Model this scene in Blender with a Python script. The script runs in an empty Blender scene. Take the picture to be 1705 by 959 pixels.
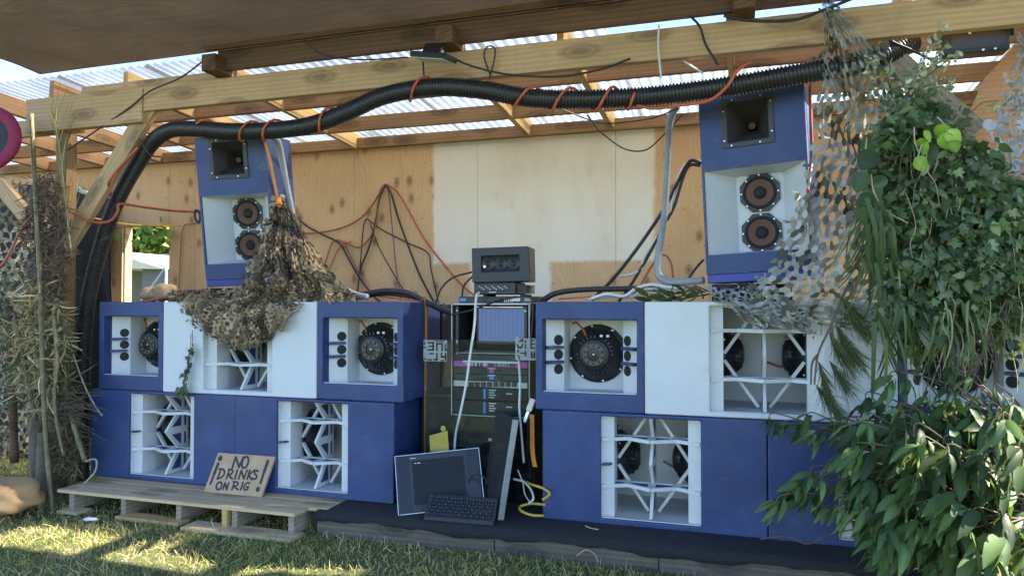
import bpy, bmesh, math, random
import numpy as np
from mathutils import Vector, Matrix, Euler
random.seed(7)
RNG = np.random.default_rng(7)
S = bpy.context.scene
C = S.collection
R = math.radians
PI = math.pi

# ------------------------------------------------------------------ camera, sky, sun, exposure
CAM = Vector((0.0, -4.2, 1.45))
CAM_ROT = Euler((R(90 + 1.12), 0, R(17.5)))
cam = bpy.data.cameras.new('camera')
cam.sensor_width = 36.0
cam.lens = 25.337
cam.clip_start = 0.05
cam.clip_end = 600
cam_o = bpy.data.objects.new('camera', cam)
cam_o.location = CAM
cam_o.rotation_euler = CAM_ROT
C.objects.link(cam_o)
S.camera = cam_o

SUN_DIR = Vector((0.80, 0.25, 0.70)).normalized()      # towards the sun: right of the shed and a little behind it
elev = math.asin(SUN_DIR.z)
W = bpy.data.worlds.new('World')
S.world = W
W.use_nodes = True
nt = W.node_tree
bgn = nt.nodes['Background']
sky = nt.nodes.new('ShaderNodeTexSky')
sky.sky_type = 'NISHITA'
sky.sun_disc = False
sky.sun_elevation = elev
sky.sun_rotation = math.atan2(SUN_DIR.x, SUN_DIR.y)
sky.air_density = 0.8
sky.dust_density = 0.0
sky.ozone_density = 2.5
nt.links.new(sky.outputs[0], bgn.inputs[0])
bgn.inputs[1].default_value = 0.11
sun = bpy.data.lights.new('sun', 'SUN')
sun.energy = 5.0
sun.angle = R(0.5)
sun.color = (1.0, 0.90, 0.74)
sun_o = bpy.data.objects.new('sun', sun)
sun_o.rotation_euler = SUN_DIR.to_track_quat('Z', 'Y').to_euler()
sun_o.location = (6, 2, 8)
C.objects.link(sun_o)
S.view_settings.view_transform = 'Standard'
S.view_settings.look = 'None'
S.view_settings.gamma = 1.0
S.view_settings.use_curve_mapping = False
S.view_settings.exposure = 2.45
S.render.engine = 'CYCLES'
S.cycles.max_bounces = 8
S.cycles.transparent_max_bounces = 16
S.cycles.use_denoising = True
S.cycles.sample_clamp_indirect = 6.0

# ------------------------------------------------------------------ layout aids: pixel of the photo -> point on a plane of the place
_M = CAM_ROT.to_matrix()
def ray(px, py):
    return _M @ Vector(((px - 852.5) / 1200.0, (479.5 - py) / 1200.0, -1.0))
def at(px, py, Y):
    d = ray(px, py); return CAM + d * ((Y - CAM.y) / d.y)
def atZ(px, py, Z):
    d = ray(px, py); return CAM + d * ((Z - CAM.z) / d.z)
def path(pts, Y=None):
    return [at(p[0], p[1], p[2] if len(p) > 2 else Y) for p in pts]

# ------------------------------------------------------------------ tagging
def tag(o, label=None, cat=None, group=None, kind=None):
    if label: o['label'] = label
    if cat: o['category'] = cat
    if group: o['group'] = group
    if kind: o['kind'] = kind
    return o
def thing(name, label, cat, loc=(0, 0, 0), rot=(0, 0, 0), group=None):
    o = bpy.data.objects.new(name, None)
    o.empty_display_size = 0.1
    o.location = loc; o.rotation_euler = rot
    C.objects.link(o)
    return tag(o, label, cat, group)
def link_mesh(name, me, m, parent=None, world=False, smooth=False, bevel=0, center=True, seg=2):
    o = bpy.data.objects.new(name, me)
    C.objects.link(o)
    if parent is not None:
        o.parent = parent
        if world:
            me.transform(Matrix.Translation(-parent_world(parent)))
    elif center and len(me.vertices):
        n = len(me.vertices); a = np.empty(n * 3); me.vertices.foreach_get('co', a); a = a.reshape(-1, 3)
        lo, hi = a.min(0), a.max(0)
        c = Vector(((lo[0] + hi[0]) / 2, (lo[1] + hi[1]) / 2, lo[2]))
        me.transform(Matrix.Translation(-c)); o.location = c
    for mm in (m if isinstance(m, (list, tuple)) else [m]):
        me.materials.append(mm)
    if smooth:
        me.polygons.foreach_set('use_smooth', [True] * len(me.polygons))
        if smooth != 'all':
            me.set_sharp_from_angle(angle=R(40))
    if bevel:
        b = o.modifiers.new('bevel', 'BEVEL'); b.width = bevel; b.segments = seg; b.limit_method = 'ANGLE'; b.angle_limit = R(40)
    return o
def parent_world(p):
    v = Vector((0, 0, 0))
    while p is not None:
        v = v + p.location; p = p.parent
    return v

# ------------------------------------------------------------------ mesh builder
class MB:
    def __init__(s): s.bm = bmesh.new(); s.mi = 0
    def _face(s, vs):
        try:
            f = s.bm.faces.new(vs); f.material_index = s.mi; return f
        except ValueError:
            return None
    def box(s, lo, hi, M=None):
        x0, y0, z0 = lo; x1, y1, z1 = hi
        co = [(x0, y0, z0), (x1, y0, z0), (x1, y1, z0), (x0, y1, z0), (x0, y0, z1), (x1, y0, z1), (x1, y1, z1), (x0, y1, z1)]
        v = [s.bm.verts.new(M @ Vector(c) if M else c) for c in co]
        for f in ((0, 3, 2, 1), (4, 5, 6, 7), (0, 1, 5, 4), (1, 2, 6, 5), (2, 3, 7, 6), (3, 0, 4, 7)):
            s._face([v[i] for i in f])
        return s
    def bar(s, p0, p1, w, h, up=Vector((0, 0, 1))):
        p0, p1 = Vector(p0), Vector(p1); x = (p1 - p0); L = x.length; x.normalize()
        y = up.cross(x)
        if y.length < 1e-4: y = Vector((0, 1, 0)).cross(x)
        y.normalize(); z = x.cross(y)
        M = Matrix((x, y, z)).transposed().to_4x4(); M.translation = p0
        return s.box((0, -w / 2, -h / 2), (L, w / 2, h / 2), M)
    def quad(s, a, b, c, d):
        s._face([s.bm.verts.new(p) for p in (a, b, c, d)]); return s
    def poly(s, pts):
        s._face([s.bm.verts.new(p) for p in pts]); return s
    def prism(s, pts, off):
        off = Vector(off); pts = [Vector(p) for p in pts]; n = len(pts)
        a = [s.bm.verts.new(p) for p in pts]; b = [s.bm.verts.new(p + off) for p in pts]
        s._face(a[::-1]); s._face(b)
        for i in range(n): s._face([a[i], a[(i + 1) % n], b[(i + 1) % n], b[i]])
        return s
    def tube(s, pts, r, seg=8, cap=True):
        pts = [Vector(p) for p in pts]; n = len(pts)
        rr = r if hasattr(r, '__len__') else [r] * n
        t = [(pts[min(i + 1, n - 1)] - pts[max(i - 1, 0)]).normalized() for i in range(n)]
        u = Vector((0, 0, 1)).cross(t[0])
        if u.length < 1e-3: u = Vector((0, 1, 0)).cross(t[0])
        u.normalize(); rings = []
        for i in range(n):
            u = (u - t[i] * u.dot(t[i]))
            if u.length < 1e-6: u = Vector((1, 0, 0))
            u.normalize(); w = t[i].cross(u)
            rings.append([s.bm.verts.new(pts[i] + (u * math.cos(2 * PI * k / seg) + w * math.sin(2 * PI * k / seg)) * rr[i]) for k in range(seg)])
        for i in range(n - 1):
            for k in range(seg):
                s._face([rings[i][k], rings[i][(k + 1) % seg], rings[i + 1][(k + 1) % seg], rings[i + 1][k]])
        if cap: s._face(rings[0][::-1]); s._face(rings[-1])
        return s
    def lathe(s, prof, org, axis, seg=32, close=False):
        org = Vector(org); a = Vector(axis).normalized()
        u = a.orthogonal().normalized()
        if abs(a.z) < .9:
            u = Vector((0, 0, 1)); u = (u - a * u.dot(a)).normalized()
        w = a.cross(u); rings = []
        for r, h in prof:
            if r < 1e-6: rings.append([s.bm.verts.new(org + a * h)])
            else: rings.append([s.bm.verts.new(org + a * h + (u * math.cos(2 * PI * (k + .5) / seg) + w * math.sin(2 * PI * (k + .5) / seg)) * r) for k in range(seg)])
        for A, B in zip(rings, rings[1:]):
            for k in range(seg):
                q = (k + 1) % seg
                if len(A) == 1 and len(B) == 1: continue
                if len(A) == 1: s._face([A[0], B[q], B[k]])
                elif len(B) == 1: s._face([A[k], A[q], B[0]])
                else: s._face([A[k], A[q], B[q], B[k]])
        return s
    def blob(s, c, rx, ry, rz, n=3, jit=.06, rot=0):
        bm2 = bmesh.new(); bmesh.ops.create_icosphere(bm2, subdivisions=n, radius=1)
        M = Matrix.Rotation(rot, 3, 'Z'); mp = {}
        ph = [random.uniform(0, 6) for _ in range(6)]
        for v in bm2.verts:
            p = v.co.copy()
            k = 1 + jit * (math.sin(p.x * 4 + ph[0]) * math.sin(p.y * 5 + ph[1]) + math.sin(p.z * 6 + ph[2]) * .7 + .5 * math.sin(p.x * 11 + p.z * 9 + ph[3]))
            mp[v] = s.bm.verts.new(M @ Vector((p.x * rx * k, p.y * ry * k, p.z * rz * k)) + Vector(c))
        for f in bm2.faces: s._face([mp[v] for v in f.verts])
        bm2.free(); return s
    def build(s, name, m, parent=None, world=False, smooth=False, bevel=0, weld=False, center=True, seg=2, normals=True):
        if weld: bmesh.ops.remove_doubles(s.bm, verts=s.bm.verts, dist=1e-5)
        if normals: bmesh.ops.recalc_face_normals(s.bm, faces=s.bm.faces)
        me = bpy.data.meshes.new(name); s.bm.to_mesh(me); s.bm.free()
        return link_mesh(name, me, m, parent, world, smooth, bevel, center, seg)

def spline(pts, n=8):
    P = [Vector(p) for p in pts]
    if len(P) < 3: return P
    P = [P[0] * 2 - P[1]] + P + [P[-1] * 2 - P[-2]]
    out = []
    for i in range(1, len(P) - 2):
        a, b, c, d = P[i - 1:i + 3]
        for k in range(n):
            t = k / n
            out.append(.5 * ((2 * b) + (c - a) * t + (2 * a - 5 * b + 4 * c - d) * t * t + (3 * b - a - 3 * c + d) * t ** 3))
    out.append(P[-2]); return out
def resample(pts, step):
    P = np.array([tuple(p) for p in pts]); d = np.r_[0, np.cumsum(np.linalg.norm(np.diff(P, axis=0), axis=1))]
    n = max(2, int(d[-1] / step)); s = np.linspace(0, d[-1], n)
    return [Vector((np.interp(x, d, P[:, 0]), np.interp(x, d, P[:, 1]), np.interp(x, d, P[:, 2]))) for x in s], d[-1]

# ------------------------------------------------------------------ materials
def newmat(name):
    m = bpy.data.materials.new(name); m.use_nodes = True
    t = m.node_tree; b = t.nodes['Principled BSDF']
    return m, t, b
def node(t, kind, **kw):
    n = t.nodes.new(kind)
    for k, v in kw.items():
        if k.startswith('i_'):
            key = k[2:]; n.inputs[int(key) if key.isdigit() else key.replace('_', ' ')].default_value = v
        else: setattr(n, k, v)
    return n
def L(t, a, b): t.links.new(a, b)
def ramp(t, fac, stops):
    n = t.nodes.new('ShaderNodeValToRGB'); e = n.color_ramp.elements
    while len(e) < len(stops): e.new(.5)
    for i, (p, c) in enumerate(stops):
        e[i].position = p; e[i].color = (*c, 1) if len(c) == 3 else c
    L(t, fac, n.inputs[0]); return n
def mixc(t, fac, a, b, mode='MIX'):
    n = t.nodes.new('ShaderNodeMix'); n.data_type = 'RGBA'; n.blend_type = mode
    for sock, val in ((n.inputs[0], fac), (n.inputs[6], a), (n.inputs[7], b)):
        if hasattr(val, 'links'): L(t, val, sock)
        elif isinstance(val, (int, float)): sock.default_value = val
        else: sock.default_value = (*val, 1)
    return n.outputs[2]
def math_n(t, op, a, b=None, c=None):
    n = t.nodes.new('ShaderNodeMath'); n.operation = op
    for i, v in enumerate((a, b, c)):
        if v is None: continue
        if hasattr(v, 'links'): L(t, v, n.inputs[i])
        else: n.inputs[i].default_value = v
    return n.outputs[0]
def objcoord(t, scale=(1, 1, 1), rnd=True):
    tc = t.nodes.new('ShaderNodeTexCoord'); mp = t.nodes.new('ShaderNodeMapping'); mp.inputs['Scale'].default_value = scale
    L(t, tc.outputs['Object'], mp.inputs[0])
    if rnd:
        oi = t.nodes.new('ShaderNodeObjectInfo'); vm = t.nodes.new('ShaderNodeVectorMath'); vm.operation = 'SCALE'
        cx = t.nodes.new('ShaderNodeCombineXYZ')
        for k in range(3): L(t, math_n(t, 'MULTIPLY', oi.outputs['Random'], (37.1, 17.3, 53.7)[k]), cx.inputs[k])
        L(t, cx.outputs[0], mp.inputs['Location'])
    return mp.outputs[0]
def bump(t, b, h, strength=.2, dist=.01):
    n = t.nodes.new('ShaderNodeBump'); n.inputs['Strength'].default_value = strength; n.inputs['Distance'].default_value = dist
    L(t, h, n.inputs['Height']); L(t, n.outputs[0], b.inputs['Normal'])
def paint(name, col, rough=.5, metal=0., var=.12, scale=6, bump_s=.0, bump_scale=140, wear=None, wear_amt=.08, spec=.5, streak=None, edge=None):
    m, t, b = newmat(name); co = objcoord(t)
    n = node(t, 'ShaderNodeTexNoise', i_Scale=scale, i_Detail=6.0, i_Roughness=.62); L(t, co, n.inputs['Vector'])
    lo = tuple(c * (1 - var) for c in col); hi = tuple(min(1, c * (1 + var)) for c in col)
    c = ramp(t, n.outputs[0], [(.3, lo), (.7, hi)]).outputs[0]
    if wear:
        n2 = node(t, 'ShaderNodeTexNoise', i_Scale=scale * 2.2, i_Detail=9.0, i_Roughness=.75); L(t, co, n2.inputs['Vector'])
        k = ramp(t, n2.outputs[0], [(.60, (0, 0, 0)), (.74, (1, 1, 1))]).outputs[0]
        k2 = math_n(t, 'MULTIPLY', k, wear_amt); c = mixc(t, k2, c, wear)
    if streak:
        # long thin scratches and small chips
        for sc_, th in (((3, 3, 70), .71), ((60, 60, 4), .73), ((45, 45, 45), .76)):
            vm = t.nodes.new('ShaderNodeVectorMath'); vm.operation = 'MULTIPLY'; L(t, co, vm.inputs[0]); vm.inputs[1].default_value = sc_
            ns = node(t, 'ShaderNodeTexNoise', i_Scale=1.0, i_Detail=3.0, i_Roughness=.6); L(t, vm.outputs[0], ns.inputs['Vector'])
            k = math_n(t, 'MULTIPLY', ramp(t, ns.outputs[0], [(th, (0, 0, 0)), (th + .03, (1, 1, 1))]).outputs[0], .55); c = mixc(t, k, c, streak)
    if streak:
        # paint rubbed off the corners
        bv = t.nodes.new('ShaderNodeBevel'); bv.samples = 4; bv.inputs[0].default_value = .014
        ge = t.nodes.new('ShaderNodeNewGeometry'); dt = t.nodes.new('ShaderNodeVectorMath'); dt.operation = 'DOT_PRODUCT'
        L(t, bv.outputs[0], dt.inputs[0]); L(t, ge.outputs['Normal'], dt.inputs[1])
        en = node(t, 'ShaderNodeTexNoise', i_Scale=26.0, i_Detail=6.0, i_Roughness=.7); L(t, co, en.inputs['Vector'])
        ed = math_n(t, 'MULTIPLY', ramp(t, dt.outputs['Value'], [(.80, (1, 1, 1)), (.985, (0, 0, 0))]).outputs[0], ramp(t, en.outputs[0], [(.50, (0, 0, 0)), (.60, (1, 1, 1))]).outputs[0])
        c = mixc(t, math_n(t, 'MULTIPLY', ed, .8), c, edge or streak)
        # dust settling low and hand marks
        dn = node(t, 'ShaderNodeTexNoise', i_Scale=2.3, i_Detail=7.0, i_Roughness=.7); L(t, co, dn.inputs['Vector'])
        c = mixc(t, math_n(t, 'MULTIPLY', ramp(t, dn.outputs[0], [(.48, (0, 0, 0)), (.78, (1, 1, 1))]).outputs[0], .28), c, streak)
    L(t, c, b.inputs['Base Color'])
    b.inputs['Metallic'].default_value = metal
    b.inputs['Specular IOR Level'].default_value = spec
    r = ramp(t, n.outputs[0], [(.3, (max(0, rough - .08),) * 3), (.7, (min(1, rough + .08),) * 3)]); L(t, r.outputs[0], b.inputs['Roughness'])
    if bump_s:
        n3 = node(t, 'ShaderNodeTexNoise', i_Scale=bump_scale, i_Detail=3.0); L(t, co, n3.inputs['Vector']); bump(t, b, n3.outputs[0], bump_s, .004)
    return m
def wood(name, light, dark, knots=True, rough=.7, k=1.0):
    """sawn timber, grain along the object's local X"""
    m, t, b = newmat(name)
    co = objcoord(t, (1, 1, 1))
    def sc(v):
        n = t.nodes.new('ShaderNodeVectorMath'); n.operation = 'MULTIPLY'; L(t, co, n.inputs[0]); n.inputs[1].default_value = v; return n.outputs[0]
    n1 = node(t, 'ShaderNodeTexNoise', i_Scale=1.0, i_Detail=5.0, i_Roughness=.6, i_Distortion=.4); L(t, sc((1.3 * k, 26 * k, 26 * k)), n1.inputs['Vector'])
    wv = node(t, 'ShaderNodeTexWave', wave_type='RINGS', rings_direction='X', i_Scale=7.0, i_Distortion=2.6, i_Detail=3.0); wv.inputs['Detail Scale'].default_value = 1.2
    L(t, sc((.22, 1.6, 1.6)), wv.inputs['Vector'])
    f = math_n(t, 'ADD', math_n(t, 'MULTIPLY', n1.outputs[0], .6), math_n(t, 'MULTIPLY', wv.outputs['Fac'], .4))
    dark0 = dark; dark = tuple(a * .42 + c * .58 for a, c in zip(light, dark)); mid = tuple((a + c) / 2 for a, c in zip(light, dark))
    c = ramp(t, f, [(.25, dark), (.5, mid), (.72, light)]).outputs[0]
    big = node(t, 'ShaderNodeTexNoise', i_Scale=1.0, i_Detail=3.0); L(t, sc((1.5, 4, 4)), big.inputs['Vector'])
    c = mixc(t, ramp(t, big.outputs[0], [(.4, (0, 0, 0)), (.75, (.5, .5, .5))]).outputs[0], c, tuple(x * .62 for x in dark))
    if knots:
        vo = node(t, 'ShaderNodeTexVoronoi', voronoi_dimensions='2D', i_Scale=1.0)
        sp = t.nodes.new('ShaderNodeSeparateXYZ'); L(t, co, sp.inputs[0]); cc = t.nodes.new('ShaderNodeCombineXYZ')
        L(t, math_n(t, 'MULTIPLY', sp.outputs[0], 1.7), cc.inputs[0]); L(t, math_n(t, 'MULTIPLY', math_n(t, 'ADD', sp.outputs[1], sp.outputs[2]), 5.0), cc.inputs[1]); L(t, cc.outputs[0], vo.inputs['Vector'])
        kf = ramp(t, vo.outputs['Distance'], [(.07, (1, 1, 1)), (.13, (.45, .45, .45)), (.17, (.8, .8, .8)), (.26, (0, 0, 0))]).outputs[0]
        c = mixc(t, math_n(t, 'MULTIPLY', kf, .75), c, tuple(x * .35 for x in dark))
    # grime and handling marks
    gm = node(t, 'ShaderNodeTexNoise', i_Scale=5.0, i_Detail=8.0, i_Roughness=.72); L(t, co, gm.inputs['Vector'])
    c = mixc(t, ramp(t, gm.outputs[0], [(.52, (0, 0, 0)), (.80, (.5, .5, .5))]).outputs[0], c, tuple(x * .7 for x in dark0))
    # saw marks across the grain
    sw = node(t, 'ShaderNodeTexNoise', i_Scale=1.0, i_Detail=2.0); L(t, sc((90, 4, 4)), sw.inputs['Vector'])
    c = mixc(t, math_n(t, 'MULTIPLY', ramp(t, sw.outputs[0], [(.45, (0, 0, 0)), (.7, (1, 1, 1))]).outputs[0], .18), c, dark0)
    L(t, c, b.inputs['Base Color']); b.inputs['Roughness'].default_value = rough
    b.inputs['Specular IOR Level'].default_value = .25
    bump(t, b, f, .25, .004)
    return m
def leafmat(name, trans=.3, rough=.42, attr='col', spec=.45):
    m, t, b = newmat(name)
    a = node(t, 'ShaderNodeAttribute', attribute_name=attr)
    L(t, a.outputs['Color'], b.inputs['Base Color']); b.inputs['Roughness'].default_value = rough; b.inputs['Specular IOR Level'].default_value = spec
    tr = t.nodes.new('ShaderNodeBsdfTranslucent'); mx = t.nodes.new('ShaderNodeMixShader'); mx.inputs[0].default_value = trans
    c = mixc(t, .5, a.outputs['Color'], (.35, .5, .06), 'MIX'); L(t, c, tr.inputs[0])
    out = t.nodes['Material Output']; L(t, b.outputs[0], mx.inputs[1]); L(t, tr.outputs[0], mx.inputs[2]); L(t, mx.outputs[0], out.inputs[0])
    return m
def attrmat(name, rough=.8, trans=0., bump_s=0, bump_scale=200):
    m, t, b = newmat(name)
    a = node(t, 'ShaderNodeAttribute', attribute_name='col')
    L(t, a.outputs['Color'], b.inputs['Base Color']); b.inputs['Roughness'].default_value = rough; b.inputs['Specular IOR Level'].default_value = .3
    if trans:
        tr = t.nodes.new('ShaderNodeBsdfTranslucent'); mx = t.nodes.new('ShaderNodeMixShader'); mx.inputs[0].default_value = trans
        L(t, a.outputs['Color'], tr.inputs[0])
        out = t.nodes['Material Output']; L(t, b.outputs[0], mx.inputs[1]); L(t, tr.outputs[0], mx.inputs[2]); L(t, mx.outputs[0], out.inputs[0])
    return m

def plywood_mat():
    m, t, b = newmat('plywood')
    g = t.nodes.new('ShaderNodeNewGeometry')
    def sc(v, src=None):
        n = t.nodes.new('ShaderNodeVectorMath'); n.operation = 'MULTIPLY'; L(t, src or g.outputs['Position'], n.inputs[0]); n.inputs[1].default_value = v; return n.outputs[0]
    oi = t.nodes.new('ShaderNodeObjectInfo')
    nz = node(t, 'ShaderNodeTexNoise', i_Scale=1.0, i_Detail=2.0); L(t, sc((2.2, 2, .9)), nz.inputs['Vector'])
    add = t.nodes.new('ShaderNodeVectorMath'); add.operation = 'ADD'
    L(t, sc((3.4, 1, .55)), add.inputs[0]); cx = t.nodes.new('ShaderNodeCombineXYZ'); L(t, math_n(t, 'MULTIPLY', nz.outputs[0], 2.4), cx.inputs[0]); L(t, math_n(t, 'MULTIPLY', oi.outputs['Random'], 9), cx.inputs[2]); L(t, cx.outputs[0], add.inputs[1])
    wv = node(t, 'ShaderNodeTexWave', wave_type='BANDS', bands_direction='X', i_Scale=3.2, i_Distortion=1.4, i_Detail=3.0); L(t, add.outputs[0], wv.inputs['Vector'])
    fine = node(t, 'ShaderNodeTexNoise', i_Scale=1.0, i_Detail=4.0); L(t, sc((70, 70, 3)), fine.inputs['Vector'])
    f = math_n(t, 'ADD', math_n(t, 'MULTIPLY', wv.outputs['Fac'], .24), math_n(t, 'MULTIPLY', fine.outputs[0], .76))
    c = ramp(t, f, [(.2, (.58, .36, .185)), (.5, (.66, .43, .235)), (.8, (.71, .49, .285))]).outputs[0]
    # per-sheet tint
    c = mixc(t, math_n(t, 'MULTIPLY', oi.outputs['Random'], .4), c, (.56, .33, .16))
    blot = node(t, 'ShaderNodeTexNoise', i_Scale=1.0, i_Detail=6.0, i_Roughness=.6); L(t, sc((1.6, 0, 1.1)), blot.inputs['Vector'])
    c = mixc(t, ramp(t, blot.outputs[0], [(.45, (0, 0, 0)), (.75, (.55, .55, .55))]).outputs[0], c, (.44, .245, .11))
    sq = t.nodes.new('ShaderNodeSeparateXYZ'); L(t, g.outputs['Position'], sq.inputs[0])
    def xz(a, b2):
        cc = t.nodes.new('ShaderNodeCombineXYZ'); L(t, math_n(t, 'MULTIPLY', sq.outputs[0], a), cc.inputs[0]); L(t, math_n(t, 'MULTIPLY', sq.outputs[2], b2), cc.inputs[1]); return cc.outputs[0]
    vo = node(t, 'ShaderNodeTexVoronoi', voronoi_dimensions='2D', i_Scale=1.0, i_Randomness=1.0); L(t, xz(4.6, 2.9), vo.inputs['Vector'])
    kf = ramp(t, vo.outputs['Distance'], [(.04, (1, 1, 1)), (.07, (.4, .4, .4)), (.10, (.8, .8, .8)), (.15, (.12, .12, .12)), (.26, (0, 0, 0))]).outputs[0]
    sel = ramp(t, vo.outputs['Color'], [(.42, (0, 0, 0)), (.46, (1, 1, 1))]).outputs[0]
    c = mixc(t, math_n(t, 'MULTIPLY', math_n(t, 'MULTIPLY', kf, sel), .8), c, (.16, .075, .03))
    # screw heads / nail marks
    v2 = node(t, 'ShaderNodeTexVoronoi', voronoi_dimensions='2D', i_Scale=1.0); L(t, xz(3.3, 2.6), v2.inputs['Vector'])
    c = mixc(t, ramp(t, v2.outputs['Distance'], [(.012, (.8, .8, .8)), (.022, (0, 0, 0))]).outputs[0], c, (.07, .05, .04))
    # the cream painted part of the wall, a stain with its own hand painted outline
    en = node(t, 'ShaderNodeTexNoise', i_Scale=1.0, i_Detail=7.0, i_Roughness=.75); L(t, sc((14, 1, 5)), en.inputs['Vector'])
    sp = t.nodes.new('ShaderNodeSeparateXYZ'); L(t, g.outputs['Position'], sp.inputs[0])
    e = math_n(t, 'MULTIPLY', math_n(t, 'SUBTRACT', en.outputs[0], .5), .09)
    X = math_n(t, 'ADD', sp.outputs[0], e); Z = math_n(t, 'ADD', sp.outputs[2], math_n(t, 'MULTIPLY', e, .6))
    xl, xr = at(722, 300, 1.9).x, at(1089, 300, 1.9).x
    zb = at(850, 436, 1.9).z; zc = at(980, 436, 1.9).z
    xm0, xm1 = at(782, 460, 1.9).x, at(917, 460, 1.9).x
    def stepn(a, v, flip):
        mr = t.nodes.new('ShaderNodeMapRange'); mr.interpolation_type = 'SMOOTHSTEP'; L(t, a, mr.inputs[0])
        mr.inputs[1].default_value = v - .022; mr.inputs[2].default_value = v + .022; mr.inputs[3].default_value = 1. if flip else 0.; mr.inputs[4].default_value = 0. if flip else 1.
        return mr.outputs[0]
    gt = lambda a, v: stepn(a, v, False)
    lt = lambda a, v: stepn(a, v, True)
    inx = math_n(t, 'MULTIPLY', gt(X, xl), lt(X, xr))
    zz = math_n(t, 'MAXIMUM', gt(Z, (zb + zc) / 2), math_n(t, 'MULTIPLY', gt(X, xm0), lt(X, xm1)))
    msk = math_n(t, 'MULTIPLY', inx, zz)
    thin = node(t, 'ShaderNodeTexNoise', i_Scale=3.0, i_Detail=6.0, i_Roughness=.65); L(t, sc((1, 1, .5)), thin.inputs['Vector'])
    opa = ramp(t, thin.outputs[0], [(.25, (.66, .66, .66)), (.55, (.95, .95, .95))]).outputs[0]
    inb = lambda: None
    c = mixc(t, math_n(t, 'MULTIPLY', msk, opa), c, (.80, .735, .625))
    L(t, c, b.inputs['Base Color']); b.inputs['Roughness'].default_value = .72; b.inputs['Specular IOR Level'].default_value = .25
    bump(t, b, f, .12, .004)
    return m

def roof_mat():
    m, t, b = newmat('corrugated_plastic')
    out = t.nodes['Material Output']; t.nodes.remove(b)
    co = objcoord(t, (1, .5, 1), rnd=True)
    n = node(t, 'ShaderNodeTexNoise', i_Scale=3.5, i_Detail=6.0, i_Roughness=.65); L(t, co, n.inputs['Vector'])
    c = ramp(t, n.outputs[0], [(.3, (.44, .46, .46)), (.65, (.66, .69, .70))]).outputs[0]
    d = t.nodes.new('ShaderNodeBsdfDiffuse'); L(t, c, d.inputs[0])
    tr = t.nodes.new('ShaderNodeBsdfTranslucent'); L(t, c, tr.inputs[0])
    tp = t.nodes.new('ShaderNodeBsdfTransparent'); tp.inputs[0].default_value = (.95, .96, .97, 1)
    gl = t.nodes.new('ShaderNodeBsdfGlossy'); gl.inputs['Roughness'].default_value = .25
    m1 = t.nodes.new('ShaderNodeMixShader'); m1.inputs[0].default_value = .62; L(t, d.outputs[0], m1.inputs[1]); L(t, tr.outputs[0], m1.inputs[2])
    m2 = t.nodes.new('ShaderNodeMixShader'); m2.inputs[0].default_value = .42; L(t, m1.outputs[0], m2.inputs[1]); L(t, tp.outputs[0], m2.inputs[2])
    m3 = t.nodes.new('ShaderNodeMixShader'); m3.inputs[0].default_value = .06; L(t, m2.outputs[0], m3.inputs[1]); L(t, gl.outputs[0], m3.inputs[2])
    L(t, m3.outputs[0], out.inputs[0])
    return m
def glass_mat(name, tint=(.93, .96, .95), gloss=.09, rough=.04):
    m, t, b = newmat(name); out = t.nodes['Material Output']; t.nodes.remove(b)
    tp = t.nodes.new('ShaderNodeBsdfTransparent'); tp.inputs[0].default_value = (*tint, 1)
    gl = t.nodes.new('ShaderNodeBsdfGlossy'); gl.inputs['Roughness'].default_value = rough
    df = t.nodes.new('ShaderNodeBsdfDiffuse'); df.inputs[0].default_value = (.5, .52, .5, 1)
    fr = t.nodes.new('ShaderNodeLayerWeight'); fr.inputs[0].default_value = .06
    co = objcoord(t); n = node(t, 'ShaderNodeTexNoise', i_Scale=12.0, i_Detail=7.0, i_Roughness=.7); L(t, co, n.inputs['Vector'])
    sm = ramp(t, n.outputs[0], [(.45, (.0, .0, .0)), (.8, (.035, .035, .035))]).outputs[0]
    m0 = t.nodes.new('ShaderNodeMixShader'); L(t, sm, m0.inputs[0]); L(t, tp.outputs[0], m0.inputs[1]); L(t, df.outputs[0], m0.inputs[2])
    m1 = t.nodes.new('ShaderNodeMixShader'); L(t, math_n(t, 'ADD', fr.outputs[0], .012), m1.inputs[0]); L(t, m0.outputs[0], m1.inputs[1]); L(t, gl.outputs[0], m1.inputs[2])
    L(t, m1.outputs[0], out.inputs[0]); return m
def emis(name, col, st=1.0, stripes=False):
    m, t, b = newmat(name)
    b.inputs['Base Color'].default_value = (.015, .017, .025, 1); b.inputs['Roughness'].default_value = .6; b.inputs['Specular IOR Level'].default_value = .2
    if stripes:
        co = objcoord(t, (1, 1, 1), rnd=False)
        w = node(t, 'ShaderNodeTexWave', wave_type='BANDS', bands_direction='X', i_Scale=10.0, i_Distortion=0.0); L(t, co, w.inputs['Vector'])
        w2 = node(t, 'ShaderNodeTexNoise', i_Scale=16.0, i_Detail=2.0); L(t, co, w2.inputs['Vector'])
        f = math_n(t, 'MULTIPLY', math_n(t, 'GREATER_THAN', w.outputs['Fac'], .12), math_n(t, 'ADD', .8, math_n(t, 'MULTIPLY', w2.outputs[0], .4)))
        c = mixc(t, f, tuple(x * .82 for x in col), col); L(t, c, b.inputs['Emission Color'])
    else: b.inputs['Emission Color'].default_value = (*col, 1)
    b.inputs['Emission Strength'].default_value = st
    return m

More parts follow.
